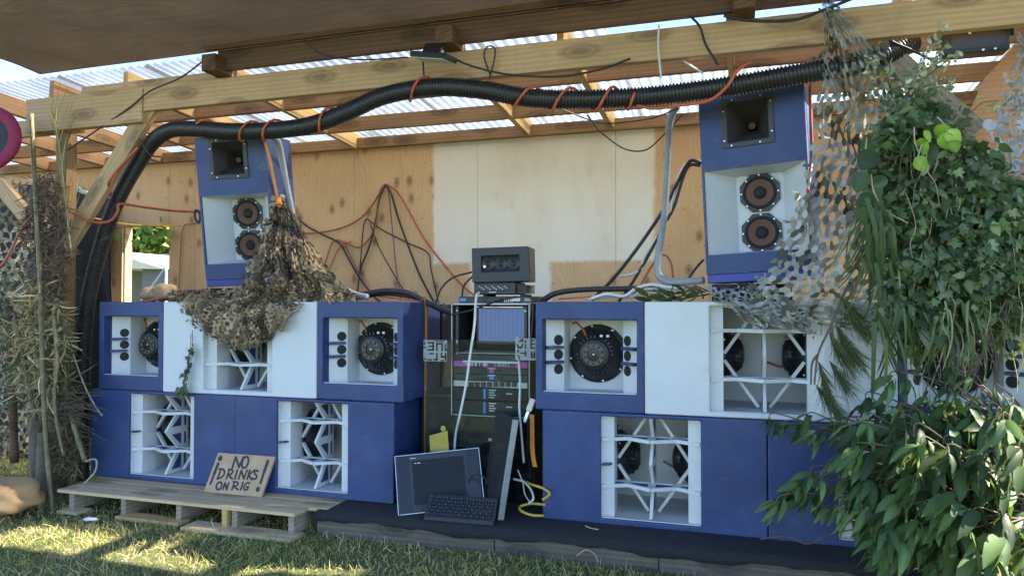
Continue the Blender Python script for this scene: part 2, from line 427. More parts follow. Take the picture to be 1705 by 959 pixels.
M = {}
M['blue'] = paint('blue_paint', (.021, .044, .142), .5, var=.25, scale=3.0, bump_s=.4, bump_scale=110, wear=(.17, .18, .25), wear_amt=.38, streak=(.12, .15, .27), edge=(.33, .25, .17))
M['bright_blue'] = paint('bright_blue_paint', (.02, .045, .26), .4, var=.15, bump_s=.2)
M['white'] = paint('white_paint', (.585, .605, .62), .5, var=.06, scale=3, bump_s=.12, bump_scale=90, wear=(.34, .31, .27), wear_amt=.35, streak=(.50, .47, .41), edge=(.34, .26, .18))
M['white_in'] = paint('white_cabinet_paint', (.61, .615, .605), .55, var=.08, scale=5, bump_s=.1, bump_scale=90, wear=(.33, .29, .22), wear_amt=.35)
M['black'] = paint('black_plastic', (.017, .017, .019), .42, var=.25, scale=14, bump_s=.08)
M['black_matt'] = paint('black_matt', (.014, .014, .016), .75, var=.3, scale=14, bump_s=.15)
M['black_gloss'] = paint('black_gloss', (.012, .012, .014), .16, var=.2)
M['horn'] = paint('horn_plastic', (.035, .033, .033), .5, var=.2, scale=10, bump_s=.2)
M['dark_grey'] = paint('dark_grey_plastic', (.032, .033, .037), .5, var=.2, scale=10, bump_s=.1)
M['hose'] = paint('black_hose', (.022, .021, .02), .42, var=.3, scale=9, wear=(.2, .17, .13), wear_amt=.18)
M['grey_hose'] = paint('grey_conduit', (.30, .32, .34), .4, var=.12, scale=8)
M['orange_cable'] = paint('orange_cable', (.44, .095, .04), .55, var=.3, scale=12)
M['dark_orange'] = paint('brown_orange_cable', (.36, .10, .045), .5, var=.15)
M['black_cable'] = paint('black_cable', (.018, .017, .017), .5)
M['white_cable'] = paint('white_cable', (.62, .62, .58), .5, var=.1)
M['yellow_cable'] = paint('yellow_cable', (.5, .36, .05), .5)
M['purple_cable'] = paint('purple_cable', (.22, .07, .13), .5)
M['strap'] = paint('orange_strap', (.62, .22, .04), .7, var=.18, scale=30, bump_s=.4, bump_scale=300)
M['steel'] = paint('steel', (.55, .55, .55), .32, metal=1., var=.15, scale=20)
M['ally'] = paint('aluminium_edge', (.36, .38, .40), .42, metal=.8, var=.15, scale=25, wear=(.2, .2, .2), wear_amt=.4)
M['dull_steel'] = paint('dull_steel_edge', (.26, .29, .33), .42, metal=.7, var=.15, scale=20)
M['brass'] = paint('dull_brass', (.10, .092, .072), .5, metal=.25, var=.2, scale=20)
M['cone'] = paint('brown_paper_cone', (.14, .063, .043), .75, var=.15, scale=20, bump_s=.15)
M['carpet'] = paint('black_carpet', (.016, .018, .022), .95, var=.5, scale=60, bump_s=.9, bump_scale=260, wear=(.09, .085, .075), wear_amt=.25)
M['burlap'] = paint('burlap', (.42, .29, .155), .9, var=.22, scale=22, bump_s=.7, bump_scale=190)
M['orange_bag'] = paint('tan_orange_cloth', (.42, .255, .115), .85, var=.22, scale=5, bump_s=.25, wear=(.2, .11, .12), wear_amt=.5)
M['timber'] = wood('pine_timber', (.57, .375, .205), (.38, .23, .115))
M['timber_grey'] = wood('weathered_timber', (.36, .30, .23), (.20, .155, .11))
M['timber_dark'] = wood('dark_stained_timber', (.155, .085, .05), (.07, .036, .02))
M['timber_brown'] = wood('brown_timber', (.37, .215, .105), (.22, .12, .055))
M['timber_fresh'] = wood('fresh_pine', (.62, .41, .18), (.43, .26, .10))
M['pallet'] = wood('pallet_wood', (.66, .50, .31), (.45, .31, .18), k=1.4)
M['sleeper'] = wood('old_sleeper_wood', (.165, .135, .11), (.07, .055, .045), k=.8)
M['ply'] = plywood_mat()
M['ply_side'] = wood('orange_plywood', (.56, .30, .15), (.43, .215, .10), knots=False)
M['roof'] = roof_mat()
M['plexi'] = glass_mat('scratched_acrylic')
M['stencil'] = paint('grey_stencil_plate', (.30, .31, .30), .6, var=.12)
M['screen'] = emis('lit_screen', (.13, .21, .43), .15, True)
M['label_white'] = paint('white_print', (.62, .62, .62), .5)
M['label_blue'] = paint('blue_print', (.05, .22, .55), .4)
M['label_pink'] = paint('magenta_print', (.42, .07, .33), .45)
M['tape'] = paint('yellow_tape', (.42, .33, .05), .5, var=.12, scale=20)
M['sign'] = paint('sign_board', (.46, .30, .175), .7, var=.16, scale=9, bump_s=.1, wear=(.24, .15, .09), wear_amt=.5)
M['ink'] = paint('black_marker', (.022, .022, .026), .6, var=.4, scale=30)
M['screen_off'] = paint('switched_off_screen', (.012, .014, .018), .4, var=.1, spec=.25)
M['magenta'] = paint('magenta_fabric', (.26, .02, .07), .8, var=.15, bump_s=.2)
M['sheet'] = paint('black_weed_mat', (.026, .021, .021), .85, var=.35, scale=5, bump_s=.4, bump_scale=18)
M['bark'] = paint('bark', (.13, .095, .065), .9, var=.4, scale=16, bump_s=1., bump_scale=40)
M['bamboo'] = paint('green_cane', (.15, .125, .06), .6, var=.5, scale=22, wear=(.07, .05, .03), wear_amt=.8)
M['twig'] = paint('twig', (.115, .08, .055), .8, var=.3, scale=20)
M['pale_twig'] = paint('pale_twig', (.36, .31, .19), .8, var=.3, scale=20)
M['leaf'] = leafmat('leaf', .28, .5, spec=.3)
M['ivy'] = leafmat('ivy_leaf', .25, .55, spec=.3)
M['dry'] = attrmat('dry_plant', .85, .2)
M['grass'] = attrmat('grass_blade', .7, .3)
M['net'] = attrmat('camo_cloth', .8, .22)
M['canvas'] = paint('tent_canvas', (.62, .58, .48), .85, var=.08)
M['tent_dark'] = paint('tent_grey', (.15, .155, .165), .8, var=.1)  # wall cloth coloured dark to carry the shade under the canopy
# ================================================================== SETTING
def ground():
    m, t, b = newmat('soil_and_turf')
    g = t.nodes.new('ShaderNodeNewGeometry')
    n = node(t, 'ShaderNodeTexNoise', i_Scale=1.3, i_Detail=8.0, i_Roughness=.65); L(t, g.outputs['Position'], n.inputs['Vector'])
    n2 = node(t, 'ShaderNodeTexNoise', i_Scale=40.0, i_Detail=6.0, i_Roughness=.7); L(t, g.outputs['Position'], n2.inputs['Vector'])
    c = ramp(t, n.outputs[0], [(.3, (.055, .085, .022)), (.55, (.105, .125, .04)), (.75, (.19, .165, .075))]).outputs[0]
    c = mixc(t, math_n(t, 'MULTIPLY', n2.outputs[0], .5), c, (.06, .06, .025))
    L(t, c, b.inputs['Base Color']); b.inputs['Roughness'].default_value = .95
    bump(t, b, n2.outputs[0], .8, .02)
    q = MB(); N = 24; s = 260
    q.quad((-s, -s, 0), (s, -s, 0), (s, s, 0), (-s, s, 0))
    o = q.build('ground', m, center=False); tag(o, kind='structure')
ground()

# ------------------------------------------------------------------ the shed
shed = thing('shed', 'open fronted timber shed with plywood back wall and corrugated roof', 'shed', (-2.2, .9, 0))
def timber(name, p0, p1, w, h, m, up=Vector((0, 0, 1)), parent=shed, bevel=.004):
    """w across, h along 'up'"""
    p0, p1 = Vector(p0), Vector(p1); x = p1 - p0; Ln = x.length; x.normalize()
    y = up.cross(x).normalized(); z = x.cross(y)
    b = MB(); b.box((-Ln / 2, -w / 2, -h / 2), (Ln / 2, w / 2, h / 2))
    o = b.build(name, m, parent, bevel=bevel, center=False)
    Mx = Matrix((x, y, z)).transposed()
    o.rotation_euler = Mx.to_euler(); o.location = (p0 + p1) / 2 - (parent_world(parent) if parent else Vector())
    return o
YW = 1.9
XL, XR = -8.2, 3.1
rz = lambda Y: 3.02 - .0625 * Y          # underside of the rafters: the roof falls to the back
# header beam and the doubled plank at its left end
timber('header_beam', (-4.1, -.03, 2.917), (3.1, -.03, 2.917), .06, .178, M['timber'])
timber('header_beam', (-5.22, -.036, 2.875), (-4.103, -.036, 2.875), .066, .255, M['timber'])
timber('header_plank', (-4.75, .024, 3.005), (-3.52, .024, 3.005), .045, .15, M['timber'])
timber('header_plank', (-6.2, .026, 2.80), (-4.76, .026, 2.80), .045, .12, M['timber'])
# posts and braces
timber('post', (-4.95, .055, 0), (-4.95, .055, 2.748), .10, .10, M['timber_brown'], up=Vector((0, 1, 0)))
timber('post', (2.62, .055, 0), (2.62, .055, 2.828), .10, .10, M['timber_brown'], up=Vector((0, 1, 0)))
a_, b_ = at(118, 398, -.005), at(256, 172, -.005)
timber('brace', a_ + (a_ - b_) * .08, b_, .05, .135, M['timber'], up=Vector((-.6, 0, .8)))
a_, b_ = at(1478, 92, .08), at(1625, 222, .08)
timber('brace', a_, b_, .05, .12, M['timber_grey'], up=Vector((.6, 0, .8)))
timber('brace', at(-6, 300, .10), at(46, 362, .10), .05, .12, M['timber'], up=Vector((.6, 0, .8)))
# dark outer planks the tarp is fixed to
timber('outer_plank', (-3.40, -.105, 3.10), (3.2, -.105, 3.10), .045, .135, M['timber_dark'])
timber('outer_plank', (-3.43, -.03, 3.185), (3.2, -.03, 3.185), .04, .10, M['timber_dark'])
timber('outer_plank', (-3.46, -.165, 3.185), (3.2, -.165, 3.185), .03, .05, M['timber_dark'])
# rafters; some run out past the planks as dark cut tails
raf = [-7.3, -6.5, -5.75, -5.05, -4.33, -3.47, -1.76, -1.02, -.04, .85, 1.7, 2.55]
tails = (-3.47, -1.76, -.04)
for x in raf:
    y0 = .003
    timber('rafter', (x, y0, rz(y0) + .07), (x, YW + .05, rz(YW + .05) + .07), .045, .14, M['timber_fresh'] if x > -4.5 else M['timber_brown'])
for x in tails:
    timber('rafter_tail', (x + .075, -.225, 3.062), (x + .075, -.0, 3.062), .115, .115, M['timber_dark'], bevel=.008)
# noggins between the rafters, same pine coloured browner to carry their shade
for yy in (.72, 1.36):
    timber('purlin', (XL, yy, rz(yy) + .064), (XR, yy, rz(yy) + .064), .045, .122, M['timber_brown'])
timber('wall_plate', (XL, YW - .03, rz(YW) + .052), (XR, YW - .03, rz(YW) + .052), .05, .10, M['timber_brown'])
# battens seen through the roof sheets
# small pale spacer blocks above the outer plank
for px, py in ((513, 75), (706, 44), (917, 20), (997, 6)):
    p = at(px, py, -.14)
    b = MB(); b.box((p.x - .022, -.18, 3.165), (p.x + .022, -.10, 3.235)); b.build('spacer_block', M['timber_fresh'], shed, True, bevel=.003)
# plywood sheets of the back wall, with the window opening left open
wx0, wx1 = at(206, 440, YW).x, at(281, 440, YW).x
wz0, wz1 = .95, at(240, 376, YW).z
seams = [XL, -7.35, wx0 - .02, wx1, at(328, 300, YW).x - .02, -4.88, at(590, 300, YW).x, at(795, 300, YW).x, at(1025, 300, YW).x, at(1160, 300, YW).x + .1, 1.4, XR]
for x0, x1 in zip(seams, seams[1:]):
    zz = [(.02, wz0), (wz1, rz(YW) + .015)] if abs(x1 - wx1) < 1e-6 else [(.02, rz(YW) + .015)]
    for z0, z1 in zz:
        b = MB(); b.box((x0 + .0015, YW, z0), (x1 - .0015, YW + .015, z1)); b.build('plywood_sheet', M['ply'], shed, True)
for x0 in seams[1:-1]:
    if abs(x0 - wx1) < .1 or abs(x0 - wx0) < .1: continue
    b = MB(); b.box((x0 - .022, YW + .0165, .02), (x0 + .022, YW + .09, rz(YW) - .003)); b.build('stud', M['timber_brown'], shed, True)  # unseen studs, added behind the seams to stop sun leaking through
f = MB()
f.box((wx0 - .06, YW + .017, wz0 - .05), (wx0, YW + .11, wz1 + .05)); f.box((wx1, YW + .017, wz0 - .05), (wx1 + .05, YW + .11, wz1 + .05))
f.box((wx0, YW + .017, wz0 - .05), (wx1, YW + .11, wz0)); f.box((wx0, YW + .017, wz1), (wx1, YW + .11, wz1 + .05))
f.build('window_frame', M['timber_fresh'], shed, True, bevel=.003)
# right hand side wall piece
g = [at(1616, 185, .42), at(1640, 130, .42), at(1702, 66, .42), at(1790, 60, .42), at(1790, 330, .42), at(1600, 300, .42), at(1604, 235, .42)]
b = MB(); b.prism(g, (0, .018, 0)); b.build('side_panel', M['ply_side'], shed, True)
# corrugated sheets, each one a part
def roof_sheet(x0, x1, y0, y1, lift):
    n = int((x1 - x0) / .0127); V = []; F = []
    ys = np.linspace(y0, y1, 4)
    for i in range(n + 1):
        x = x0 + (x1 - x0) * i / n; z = .011 * math.cos(2 * PI * x / .076)
        for y in ys: V.append((x, y, rz(y) + .142 + .013 + z + lift))
    for i in range(n):
        for j in range(3):
            a = i * 4 + j; F.append((a, a + 4, a + 5, a + 1))
    me = bpy.data.meshes.new('roof_sheet'); me.from_pydata(V, [], F)
    o = link_mesh('roof_sheet', me, M['roof'], shed, True, 'all')
    sd = o.modifiers.new('thickness', 'SOLIDIFY'); sd.thickness = .0012
x = XL - .1; k = 0
while x < XR:
    roof_sheet(x, x + .88, -.02 if x < -3.6 else (.46 if -1.3 < x < .9 else .01), YW + .22, .002 * (k % 2)); x += .83; k += 1  # right-centre sheets are set back so the sun reaches the left grass
# strip of black weed mat hung over the left end of the back wall
def cloth_grid(name, corners, nu, nv, fn, m, label=None, cat=None, parent=None, thick=.003, **kw):
    a, b, c, d = [Vector(p) for p in corners]; V = []; F = []
    for j in range(nv + 1):
        for i in range(nu + 1):
            u, v = i / nu, j / nv
            p = (a * (1 - u) + b * u) * (1 - v) + (d * (1 - u) + c * u) * v
            V.append(tuple(p + fn(u, v)))
    for j in range(nv):
        for i in range(nu):
            k = j * (nu + 1) + i; F.append((k, k + 1, k + nu + 2, k + nu + 1))
    me = bpy.data.meshes.new(name); me.from_pydata(V, [], F)
    o = link_mesh(name, me, m, parent, bool(parent), 'all')
    if thick:
        sd = o.modifiers.new('thickness', 'SOLIDIFY'); sd.thickness = thick
    if label: tag(o, label, cat)
    return o
o = cloth_grid('weed_mat', ((-8.1, 1.86, 0.0), (wx0 - .065, 1.86, 0.0), (wx0 - .065, 1.86, at(200, 318, 1.86).z), (-8.1, 1.86, at(110, 300, 1.86).z)), 40, 30,
               lambda u, v: Vector((0, -.05 * abs(math.sin(u * 9 + v * 2)) - .02 * math.sin(v * 13 + u * 5) * .5 - .015, .03 * math.sin(u * 23))), M['sheet'],
               'black weed mat hung on the left end of the plywood wall', 'weed mat')

# ------------------------------------------------------------------ the brown tarp overhead
def tarp_mat():
    m, t, b = newmat('brown_tarp')
    co = objcoord(t)
    n = node(t, 'ShaderNodeTexNoise', i_Scale=2.2, i_Detail=6.0, i_Roughness=.55, i_Distortion=.8); L(t, co, n.inputs['Vector'])
    c = ramp(t, n.outputs[0], [(.3, (.22, .18, .16)), (.7, (.28, .232, .21))]).outputs[0]
    L(t, c, b.inputs['Base Color']); b.inputs['Roughness'].default_value = .8; b.inputs['Specular IOR Level'].default_value = .2
    mp = t.nodes.new('ShaderNodeVectorMath'); mp.operation = 'MULTIPLY'; L(t, co, mp.inputs[0]); mp.inputs[1].default_value = (1.1, 4.0, 1)
    n2 = node(t, 'ShaderNodeTexNoise', i_Scale=2.0, i_Detail=5.0, i_Distortion=1.2); L(t, mp.outputs[0], n2.inputs['Vector']); bump(t, b, n2.outputs[0], .55, .035)
    tr = t.nodes.new('ShaderNodeBsdfTranslucent'); L(t, c, tr.inputs[0]); mx = t.nodes.new('ShaderNodeMixShader'); mx.inputs[0].default_value = .38
    L(t, b.outputs[0], mx.inputs[1]); L(t, tr.outputs[0], mx.inputs[2]); L(t, mx.outputs[0], t.nodes['Material Output'].inputs[0])
    return m
def tarp_fn(u, v):
    return Vector((0, 0, .018 * math.sin(u * 31 + v * 6) * math.sin(v * 17 + 1) * (v * (1 - v) * 3 + .1) + .03 * math.sin(u * 9 + 1) * v - .05 * math.sin(PI * v) + .008 * math.sin(u * 60 + v * 20) * v))
cloth_grid('tarp', ((-5.04, -.10, 3.17), (3.6, -.10, 3.21), (3.6, -1.9, 3.46), (-5.1, -1.9, 3.46)), 150, 40, tarp_fn, tarp_mat(),
           'wide brown tarp stretched overhead in front of the shed roof', 'tarp', thick=.003)

# ------------------------------------------------------------------ platform on the right, pallet on the left
plat = thing('stage_platform', 'low platform covered in black carpet under the right hand speakers', 'platform', (-.3, .2, 0))
b = MB()
px0, px1 = at(528, 880, -.24).x, 2.4
def carpet():
    V = []; F = []; nx = 90
    rows = [(1.0, .15), (.2, .15), (-.2, .15), (-.245, .147), (-.262, .136), (-.266, .118), (-.267, .098)]
    for i in range(nx + 1):
        x = px0 + (px1 - px0) * i / nx
        for j, (y, z) in enumerate(rows):
            jit = .003 * math.sin(x * 31 + j) + .003 * math.sin(x * 12.7)
            V.append((x, y + (jit if j > 2 else 0), z + (.012 * math.sin(x * 5.3) + .006 * math.sin(x * 17) + .004 * math.sin(x * 41) if j == 6 else 0)))
    n = len(rows)
    for i in range(nx):
        for j in range(n - 1):
            a = i * n + j; F.append((a, a + n, a + n + 1, a + 1))
    me = bpy.data.meshes.new('carpet'); me.from_pydata(V, [], F)
    o = link_mesh('carpet', me, M['carpet'], plat, True, 'all'); sd = o.modifiers.new('t', 'SOLIDIFY'); sd.thickness = .006; sd.offset = -1
carpet()
xs = [px0 + .004, -1.35, -.42, .62, 2.4]
for x0, x1 in zip(xs, xs[1:]):
    timber('sleeper', (x0 + .002, -.205 + random.uniform(-.004, .004), .062), (x1 - .002, -.205, .062), .10, .135, M['sleeper'], parent=plat, bevel=.008)
b = MB(); b.box((px0 + .02, -.15, .01), (px1, .98, .138)); b.build('deck', M['sleeper'], plat, True)

pal = thing('pallet', 'grey wooden pallet platform on the grass under the left speaker stack', 'pallet', (-3.55, .1, 0))
pa = at(97, 813, -.36).x; pb = at(492, 852, -.36).x
def slab(name, x0, x1, y0, y1, z0, z1, m=None):
    return timber(name, (x0, (y0 + y1) / 2, (z0 + z1) / 2), (x1, (y0 + y1) / 2, (z0 + z1) / 2), abs(y1 - y0), z1 - z0, m or M['pallet'], parent=pal, bevel=.003)
yy = -.37
for wd in (.145, .14, .145, .14, .145, .14, .14):
    slab('deck_board', pa + random.uniform(-.02, .02), pb + (.14 if yy > -.3 else 0), yy, yy + wd - .011, .138 + random.uniform(-.002, .0), .16 - random.uniform(.0, .003)); yy += wd
for px in (122, 208, 300, 393, 487):
    c = at(px, 835, -.33).x
    timber('stringer', (c, -.345, .075), (c, .55, .075), .042, .122, M['timber_grey'], parent=pal, bevel=.004)
timber('spacer', (at(375, 855, -.35).x, -.36, .075), (at(375, 855, -.35).x, -.2, .075), .04, .122, M['timber_fresh'], parent=pal)
slab('base_board', at(195, 858, -.38).x, at(300, 870, -.38).x, -.40, -.28, .006, .03, M['timber_fresh'])
slab('base_board', at(306, 865, -.42).x, at(488, 885, -.42).x, -.45, -.30, .004, .028)
slab('base_board', at(104, 845, -.35).x, at(138, 850, -.35).x, -.40, -.28, .004, .022)
slab('base_board', pa, pb, .2, .34, .004, .012)

# ------------------------------------------------------------------ beyond the window
tent = thing('gazebo_tent', 'pale canvas tent with a dark open front seen through the window', 'tent', (-10.6, 7.2, 0))
def tent_build():
    l, r_, ap = at(196, 446, 7.2), at(290, 452, 7.2), at(243, 428, 7.9)
    b = MB(); zf = l.z
    ridge0 = Vector((ap.x, 6.9, ap.z + .05)); ridge1 = Vector((ap.x - .1, 9.6, ap.z + .05))
    A, B_ = Vector((l.x - .5, 7.0, zf)), Vector((r_.x, 7.0, zf - .05)); A2, B2 = A + Vector((-.1, 2.8, 0)), B_ + Vector((-.1, 2.8, 0))
    b.quad(A, ridge0, ridge1, A2); b.quad(ridge0, B_, B2, ridge1); b.poly([A, B_, ridge0 + Vector((0, .02, 0))])
    o = b.build('canopy', M['canvas'], tent, True); sd = o.modifiers.new('t', 'SOLIDIFY'); sd.thickness = .02
    b = MB(); b.quad(A2, B2, (B2.x, B2.y, 0), (A2.x, A2.y, 0)); b.quad(A, A2, (A2.x, A2.y, 0), (A.x, A.y, 0)); b.quad((ridge0.x + .5, 7.3, 0), (B_.x - .1, 7.3, 0), (B_.x - .1, 7.3, zf), (ridge0.x + .5, 7.3, zf))
    o = b.build('tent_wall', M['tent_dark'], tent, True); sd = o.modifiers.new('t', 'SOLIDIFY'); sd.thickness = .02
    for p in (A, B_, Vector((ap.x - .35, 7.0, zf))):
        b = MB(); b.tube([(p.x, p.y, 0), (p.x, p.y, p.z)], .03); b.build('pole', M['steel'], tent, True)
    b = MB(); b.tube([(B_.x, 7.0, zf), (B_.x - .9, 6.7, .8)], .02); b.build('guy_pole', M['ally'], tent, True)
tent_build()
fr = MB(); p0, p1 = at(150, 430, 9.9), at(320, 430, 9.9)
for zz in (p0.z, p0.z - .9): fr.bar((p0.x - 6, 9.9, zz), (p1.x + 8, 9.9, zz), .05, .13)
for k in range(9): fr.bar((p0.x - 6 + k * 2.2, 9.97, 0), (p0.x - 6 + k * 2.2, 9.97, p0.z + .1), .09, .09, up=Vector((0, 1, 0)))
tag(fr.build('rail_fence', M['timber_grey']), 'grey rail fence in front of the trees beyond the window', 'fence')

# ------------------------------------------------------------------ foliage tools
def tmpl_leaf(w=.3, fold=.25, droop=.3, n=5, tip=.9, wave=0.):
    V = []; F = []; P = []
    for i in range(n + 1):
        t = i / n; hw = w * .5 * math.sin(PI * min(1, t ** .8)) ** tip if 0 < i < n else .0
        z = -droop * t * t; P.append((t, z, hw))
    V.append((0, 0, 0))
    for t, z, hw in P[1:-1]:
        wv = wave * math.sin(t * 19)
        V += [(-hw, t, z + fold * hw + wv * hw), (0, t, z), (hw, t, z + fold * hw - wv * hw)]
    V.append((0, 1, P[-1][1])); last = len(V) - 1
    F += [(0, 2, 1), (0, 3, 2)]
    for i in range(n - 2):
        a = 1 + i * 3; F += [(a, a + 1, a + 4, a + 3), (a + 1, a + 2, a + 5, a + 4)]
    a = 1 + (n - 2) * 3; F += [(a, a + 1, last), (a + 1, a + 2, last)]
    return np.array(V, float), F
def tmpl_ivy():
    out = [(0, .0), (-.26, -.12), (-.50, .08), (-.34, .30), (-.46, .62), (-.16, .60), (0, 1.0), (.16, .60), (.46, .62), (.34, .30), (.50, .08), (.26, -.12)]
    V = [(0, .3, .04)] + [(x, y, -.10 * (x * x + (y - .3) ** 2) + .22 * abs(x) * .4) for x, y in out]
    F = [(0, i, i % 12 + 1) for i in range(1, 13)]
    return np.array(V, float), [f[::-1] for f in F]
def tmpl_blade(n=3, w=.03, bend=.5):
    V = []; F = []
    for i in range(n):
        t = i / n; V += [(-w * (1 - t * .5) / 2, t * (1 - bend * t * .3), -bend * t * t), (w * (1 - t * .5) / 2, t * (1 - bend * t * .3), -bend * t * t)]
    V.append((0, 1 - bend * .3, -bend))
    for i in range(n - 1):
        a = 2 * i; F.append((a, a + 1, a + 3, a + 2))
    F.append((2 * n - 2, 2 * n - 1, 2 * n)); return np.array(V, float), F
def unit(a): return a / np.maximum(np.linalg.norm(a, axis=1, keepdims=True), 1e-9)
def scatter(name, tmpl, pos, d, nrm, size, col, m, parent=None, wid=None, smooth=True, world=True):
    """many leaves as one mesh: pos, d (along the leaf), nrm (face up), size, colour per leaf"""
    TV, TF = tmpl; n = len(pos); k = len(TV)
    d = unit(np.asarray(d, float)); x = unit(np.cross(d, nrm)); z = np.cross(x, d)
    sz = np.asarray(size)[:, None, None]; ws = sz if wid is None else np.asarray(wid)[:, None, None]
    V = pos[:, None, :] + TV[None, :, 0, None] * x[:, None, :] * ws + TV[None, :, 1, None] * d[:, None, :] * sz + TV[None, :, 2, None] * z[:, None, :] * sz
    V = V.reshape(-1, 3)
    me = bpy.data.meshes.new(name)
    lt = np.array([len(f) for f in TF]); fl = np.concatenate([np.array(f) for f in TF])
    loops = (fl[None, :] + (np.arange(n) * k)[:, None]).reshape(-1)
    tot = np.tile(lt, n); start = np.r_[0, np.cumsum(tot)[:-1]]
    me.vertices.add(n * k); me.vertices.foreach_set('co', V.reshape(-1))
    me.loops.add(len(loops)); me.loops.foreach_set('vertex_index', loops.astype(np.int32))
    me.polygons.add(len(tot)); me.polygons.foreach_set('loop_start', start.astype(np.int32))
    me.update(calc_edges=True)
    at_ = me.attributes.new('col', 'FLOAT_COLOR', 'POINT')
    rib = np.where(np.abs(TV[:, 0]) < 1e-6, 1.28, .94)          # paler midrib, uneven blade
    fc = np.tile(rib, n) * (1 + RNG.normal(0, .07, n * k))
    cc = np.c_[np.clip(np.repeat(col, k, axis=0) * fc[:, None], 0, 1), np.ones(n * k)].astype(np.float32)
    at_.data.foreach_set('color', cc.reshape(-1))
    me.validate()
    return link_mesh(name, me, m, parent, world and parent is not None, 'all' if smooth else False)
def pick_cols(n, cols, var=.18):
    c = np.array(cols)[RNG.integers(0, len(cols), n)]
    return c * (1 + RNG.normal(0, var, (n, 1)))
def rvec(n): return unit(RNG.normal(0, 1, (n, 3)))

# trees beyond the fence
def tree(x, y, h, r, cols, label, n=5200):
    t = thing('broadleaf_tree', label, 'tree', (x, y, 0), group='trees beyond the window')
    b = MB(); b.tube([(x, y, 0), (x + .1, y, h * .3), (x - .05, y + .1, h * .65)], [r * .12, r * .09, r * .04], 8)
    for k in range(7):
        a = k * 2.4; b.tube([(x, y, h * (.25 + .05 * k)), (x + math.cos(a) * r * .6, y + math.sin(a) * r * .6, h * (.45 + .06 * k))], [r * .05, r * .015], 6)
    b.build('trunk', M['bark'], t, True)
    nc = 46; c = RNG.normal(0, .5, (nc, 3)); c = c / np.maximum(1, np.linalg.norm(c, axis=1, keepdims=True))
    c = c * [r, r, h * .42] + [x, y, h * .55]
    w = RNG.integers(0, nc, n); p = c[w] + RNG.normal(0, 1, (n, 3)) * [r * .17, r * .17, r * .15]
    nr = unit(rvec(n) + [0, 0, .9])
    scatter('crown', tmpl_leaf(.6, .2, .2, 3), p, rvec(n), nr, RNG.uniform(.16, .34, n), pick_cols(n, cols), M['leaf'], t)
G1 = [(.11, .17, .035), (.17, .24, .05), (.07, .11, .03)]
tree(-15.5, 12.4, 6.5, 2.6, G1, 'dark green broadleaf tree behind the rail fence, at the left of the window')
tree(-13.4, 13.2, 6.0, 2.5, [(.24, .30, .05), (.32, .34, .07), (.16, .22, .04)], 'sunlit yellow green tree behind the rail fence, at the right of the window')
tree(-19.5, 14.0, 6.6, 3.0, [(.08, .12, .025), (.12, .15, .04)], 'grey green tree beyond the left end of the shed', 4000)
tree(-9.6, 15.5, 7.0, 3.0, [(.07, .11, .02), (.10, .13, .03)], 'tall green tree hidden mostly behind the plywood wall', 2500)
# ================================================================== SPEAKERS
def shell(b, w, h, d, openings, fz0=0., y0=0.):
    """cabinet skin with a front of stacked rings; openings: list of (z0, z1, ox0, ox1, oz0, oz1, depth)"""
    for z0, z1, ox0, ox1, oz0, oz1, dp in openings:
        o = [(0, 0, z0), (w, 0, z0), (w, 0, z1), (0, 0, z1)]; i = [(ox0, 0, oz0), (ox1, 0, oz0), (ox1, 0, oz1), (ox0, 0, oz1)]
        j = [(p[0], dp, p[2]) for p in i]
        for k in range(4):
            q = (k + 1) % 4
            b.quad(o[k], o[q], i[q], i[k]); b.quad(i[k], i[q], j[q], j[k])
    zs = [openings[0][0]] + [o[1] for o in openings]
    b.quad((0, d, zs[0]), (w, d, zs[0]), (w, d, zs[-1]), (0, d, zs[-1]))
    for z0, z1 in zip(zs, zs[1:]):
        b.quad((0, 0, z0), (0, d, z0), (0, d, z1), (0, 0, z1)); b.quad((w, 0, z0), (w, d, z0), (w, d, z1), (w, 0, z1))
    b.quad((0, 0, zs[-1]), (w, 0, zs[-1]), (w, d, zs[-1]), (0, d, zs[-1])); b.quad((0, 0, zs[0]), (w, 0, zs[0]), (w, d, zs[0]), (0, d, zs[0]))
def plan_wall(b, pts, z0, z1):
    for p, q in zip(pts, pts[1:]): b.quad((*p, z0), (*q, z0), (*q, z1), (*p, z1))

